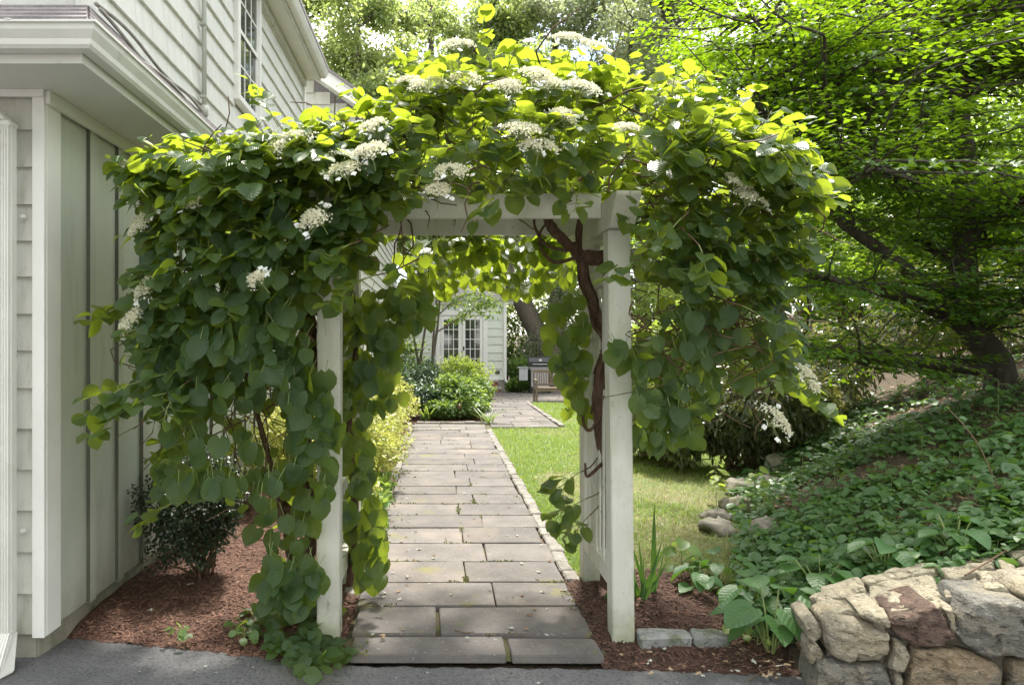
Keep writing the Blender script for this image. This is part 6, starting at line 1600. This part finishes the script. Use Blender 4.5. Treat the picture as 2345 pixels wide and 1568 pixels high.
# iris clump beside the right post
ir = empty('iris_clump', (1.24, 4.45, 0.06), 'clump of upright iris blades beside the arbor post', 'plant')
r_i = np.random.default_rng(610)
for k in range(24):
    x = 1.26 + r_i.normal(0, 0.06); y = 4.40 + r_i.normal(0, 0.06); h = r_i.uniform(0.22, 0.46) if k else 0.66
    a = r_i.normal(0.12, 0.35) if k else 0.0
    V, F, r_, l_ = scatter([leaf_template([0, 0.25, 0.5, 0.75, 1.0], [0.026, 0.03, 0.026, 0.016, 0.0], (-1, 0, 1), 0.4, 0.1 if k else 0.0)], [(x, y, 0.05)], [(a, -0.08 + r_i.normal(0, 0.1), 1.0)], [(0.1, -1, 0.1)], [h], seed=k)
    np_mesh('blade', V, F, L['iris'], ir, rnd=r_, luv=l_)
# grassy tufts in the far bed
for k, (u, v, y, lab) in enumerate(((975, 960, 14.7, 'strappy pale green tuft behind the far cobble row'), (1117, 975, 14.2, 'strappy tuft leaning over the patio corner'))):
    p = at(u, v, y); tt = empty('grassy_tuft', (p[0], y, 0.03), lab, 'plant', 'strappy tufts in the far bed')
    for j in range(26):
        a = r_i.random() * 6.28
        V, F, r_, l_ = scatter([leaf_template([0, 0.3, 0.6, 0.85, 1.0], [0.02, 0.024, 0.02, 0.012, 0.0], (-1, 0, 1), 0.3, 0.5)], [(p[0] + r_i.normal(0, 0.05), y + r_i.normal(0, 0.05), 0.03)], [(math.cos(a) * 0.6, math.sin(a) * 0.5, 1.0)], [(-math.cos(a), -math.sin(a), 0.5)], [r_i.uniform(0.3, 0.6)], seed=j)
        np_mesh('blade', V, F, L['peren'], tt, rnd=r_, luv=l_)
# thorny cane arching over the bank
cane = [at(2165, 930, 4.6), at(2195, 960, 4.5), at(2235, 1010, 4.4), at(2265, 1070, 4.35), at(2290, 1130, 4.3), at(2300, 1170, 4.3)]
cn = empty('bramble_cane', tuple(cane[-1]), 'long pale bramble cane arching up from the bank', 'plant')
Vt, Ft = tube(smooth_line(cane, 24), np.linspace(0.003, 0.005, 24), 6); np_mesh('cane', Vt, Ft, W['twig'], cn, smooth=True)
for k, (u, v, s) in enumerate(((2170, 935, 0.04), (2195, 955, 0.05), (2225, 1070, 0.09), (2240, 1095, 0.09), (2260, 1120, 0.12), (2290, 1000, 0.07), (2310, 1060, 0.10), (2240, 1130, 0.11), (2320, 1100, 0.11))):
    p = at(u, v, 4.35); a = r_i.random() * 6.28
    for q in (-0.7, 0, 0.7):
        V, F, r_, l_ = scatter([OVAL[k % 3]], [p], [(math.cos(a + q), -0.5, math.sin(a + q) * 0.5 - 0.2)], [(0, -0.6, 0.8)], [s], seed=k); np_mesh('leaf', V, F, L['ground'], cn, rnd=r_, luv=l_)
# weeds at the drive edge
for k, (u, v, y) in enumerate(((1690, 1470, 3.95), (1735, 1490, 3.85), (550, 1440, 4.05), (410, 1475, 3.95), (560, 1480, 3.90))):
    p = at(u, v, y); seedling(p[0], y, 0.07, 7, (0.035, 0.055), L['lit'] if k < 2 else L['peren'], 'little weed sprouting from the mulch near the asphalt edge', 640 + k, group='weeds at the drive edge', z0=0.02)

# ------------------------------------------------------------------ fallen leaves and twigs
def fallen_proto(mat, seed):
    r = np.random.default_rng(seed); n = 12; V = [(0, 0, 0.02)]
    for k in range(n):
        a = k * 2 * math.pi / n; rr = (0.5 if k % 2 else 0.28) * r.uniform(0.75, 1.2) * (1.25 if k in (3,) else 1)
        V.append((rr * math.cos(a) * 0.7, rr * math.sin(a), r.uniform(-0.02, 0.16)))
    me = bpy.data.meshes.new('fallen_leaf'); me.from_pydata(V, [], [(0, 1 + k, 1 + (k + 1) % n) for k in range(n)]); me.materials.append(mat); return me
FD = [fallen_proto(L['dead'], k) for k in range(3)]; FP = [fallen_proto(L['pale'], k + 5) for k in range(3)]
def fallen(x, y, z, s, pale, label, group):
    o = bpy.data.objects.new('fallen_leaf', random.choice(FP if pale else FD)); link(o); o.location = (x, y, z); o.scale = (s, s, s)
    o.rotation_euler = (random.uniform(-0.15, 0.15), random.uniform(-0.15, 0.15), random.uniform(0, 6.28)); tag(o, label, 'leaf', group)
for k in range(130):
    y = 3.9 + 8.0 * random.random() ** 1.7; x = random.uniform(-0.5, 0.86)
    if random.random() < 0.55: x = random.choice((random.uniform(-0.5, -0.15), random.uniform(0.55, 0.88)))
    pale = random.random() < 0.45
    fallen(x, y, 0.053, random.uniform(0.018, 0.05), pale, 'pale upturned fallen leaf on the flagstone path' if pale else 'dry brown fallen leaf on the flagstone path', 'fallen leaves on the path')
for k in range(45):
    x = random.uniform(0.95, 1.9); y = float(asph_edge(x)) + random.uniform(-0.12, 0.25)
    fallen(x, y, 0.02 + max(float(z_mulch_r(x, y)), -0.005) * (y > asph_edge(x)), random.uniform(0.02, 0.05), random.random() < 0.25, 'fallen leaf scrap at the asphalt edge by the stone wall', 'leaf scraps at the drive edge')
for k in range(60):
    x = random.uniform(-2.0, 1.9); y = random.uniform(3.1, 3.66)
    fallen(x, y, 0.012, random.uniform(0.008, 0.025), random.random() < 0.6, 'small leaf scrap lying on the asphalt', 'leaf scraps on the asphalt')
for k in range(22):
    x = random.uniform(-2.1, -0.75); y = random.uniform(4.1, 5.6)
    fallen(x, y, float(z_mulch_l(x, y)) + 0.025, random.uniform(0.025, 0.055), random.random() < 0.4, 'curled leaf lying on the bark mulch by the garage', 'leaves on the garage mulch')
for k in range(40):
    y = 5.2 + 5 * random.random(); x = random.uniform(1.1, float(bank_edge(y)) + 0.2)
    fallen(x, y, 0.045, random.uniform(0.03, 0.07), random.random() < 0.5, 'fallen leaf lying in the lawn grass', 'leaves on the lawn')
o = bpy.data.objects.new('fallen_leaf', FD[0]); link(o); p = at(1838, 1475, 3.72); o.location = (p[0], 3.72, 0.08); o.scale = (0.12, 0.12, 0.12); o.rotation_euler = (0.9, 0.1, 0.5); tag(o, 'large tan oak leaf propped against the end of the stone wall', 'leaf')
for k, (pts, lab) in enumerate((([(1330, 1493), (1370, 1470), (1400, 1495)], 'thin twig lying across the front flagstone'), ([(1600, 1360), (1660, 1352), (1710, 1340)], 'thin twig on the path flags near the cobbles'), ([(2210, 1330), (2260, 1300), (2310, 1270), (2345, 1262)], 'dead vine trailing over the capstones'), ([(1715, 1560), (1745, 1540), (1790, 1530)], 'fine twig on the asphalt near the stone wall'))):
    if k == 1: W3 = [at(1283, 1366, 4.62), at(1320, 1360, 4.66), at(1352, 1350, 4.72)]
    elif k == 2: W3 = [on_plane(u, v, FL, top_n) + np.array((0, 0, 0.03)) for u, v in pts]
    elif k == 0: W3 = [at(1040, 1462, 4.0), at(1065, 1470, 3.97), at(1085, 1468, 3.98)]
    else: W3 = [at(u, v, FPX * CAMH / (v - CY)) + (0, 0, 0.006) for u, v in pts]
    W3 = smooth_line(W3, 14); 
    if k in (0, 1): W3[:, 2] = 0.056
    V, F = tube(W3, 0.0035 if k != 2 else 0.005, 5); o = np_mesh('twig', V, F, W['twig'], None, smooth=True); tag(o, lab, 'twig')
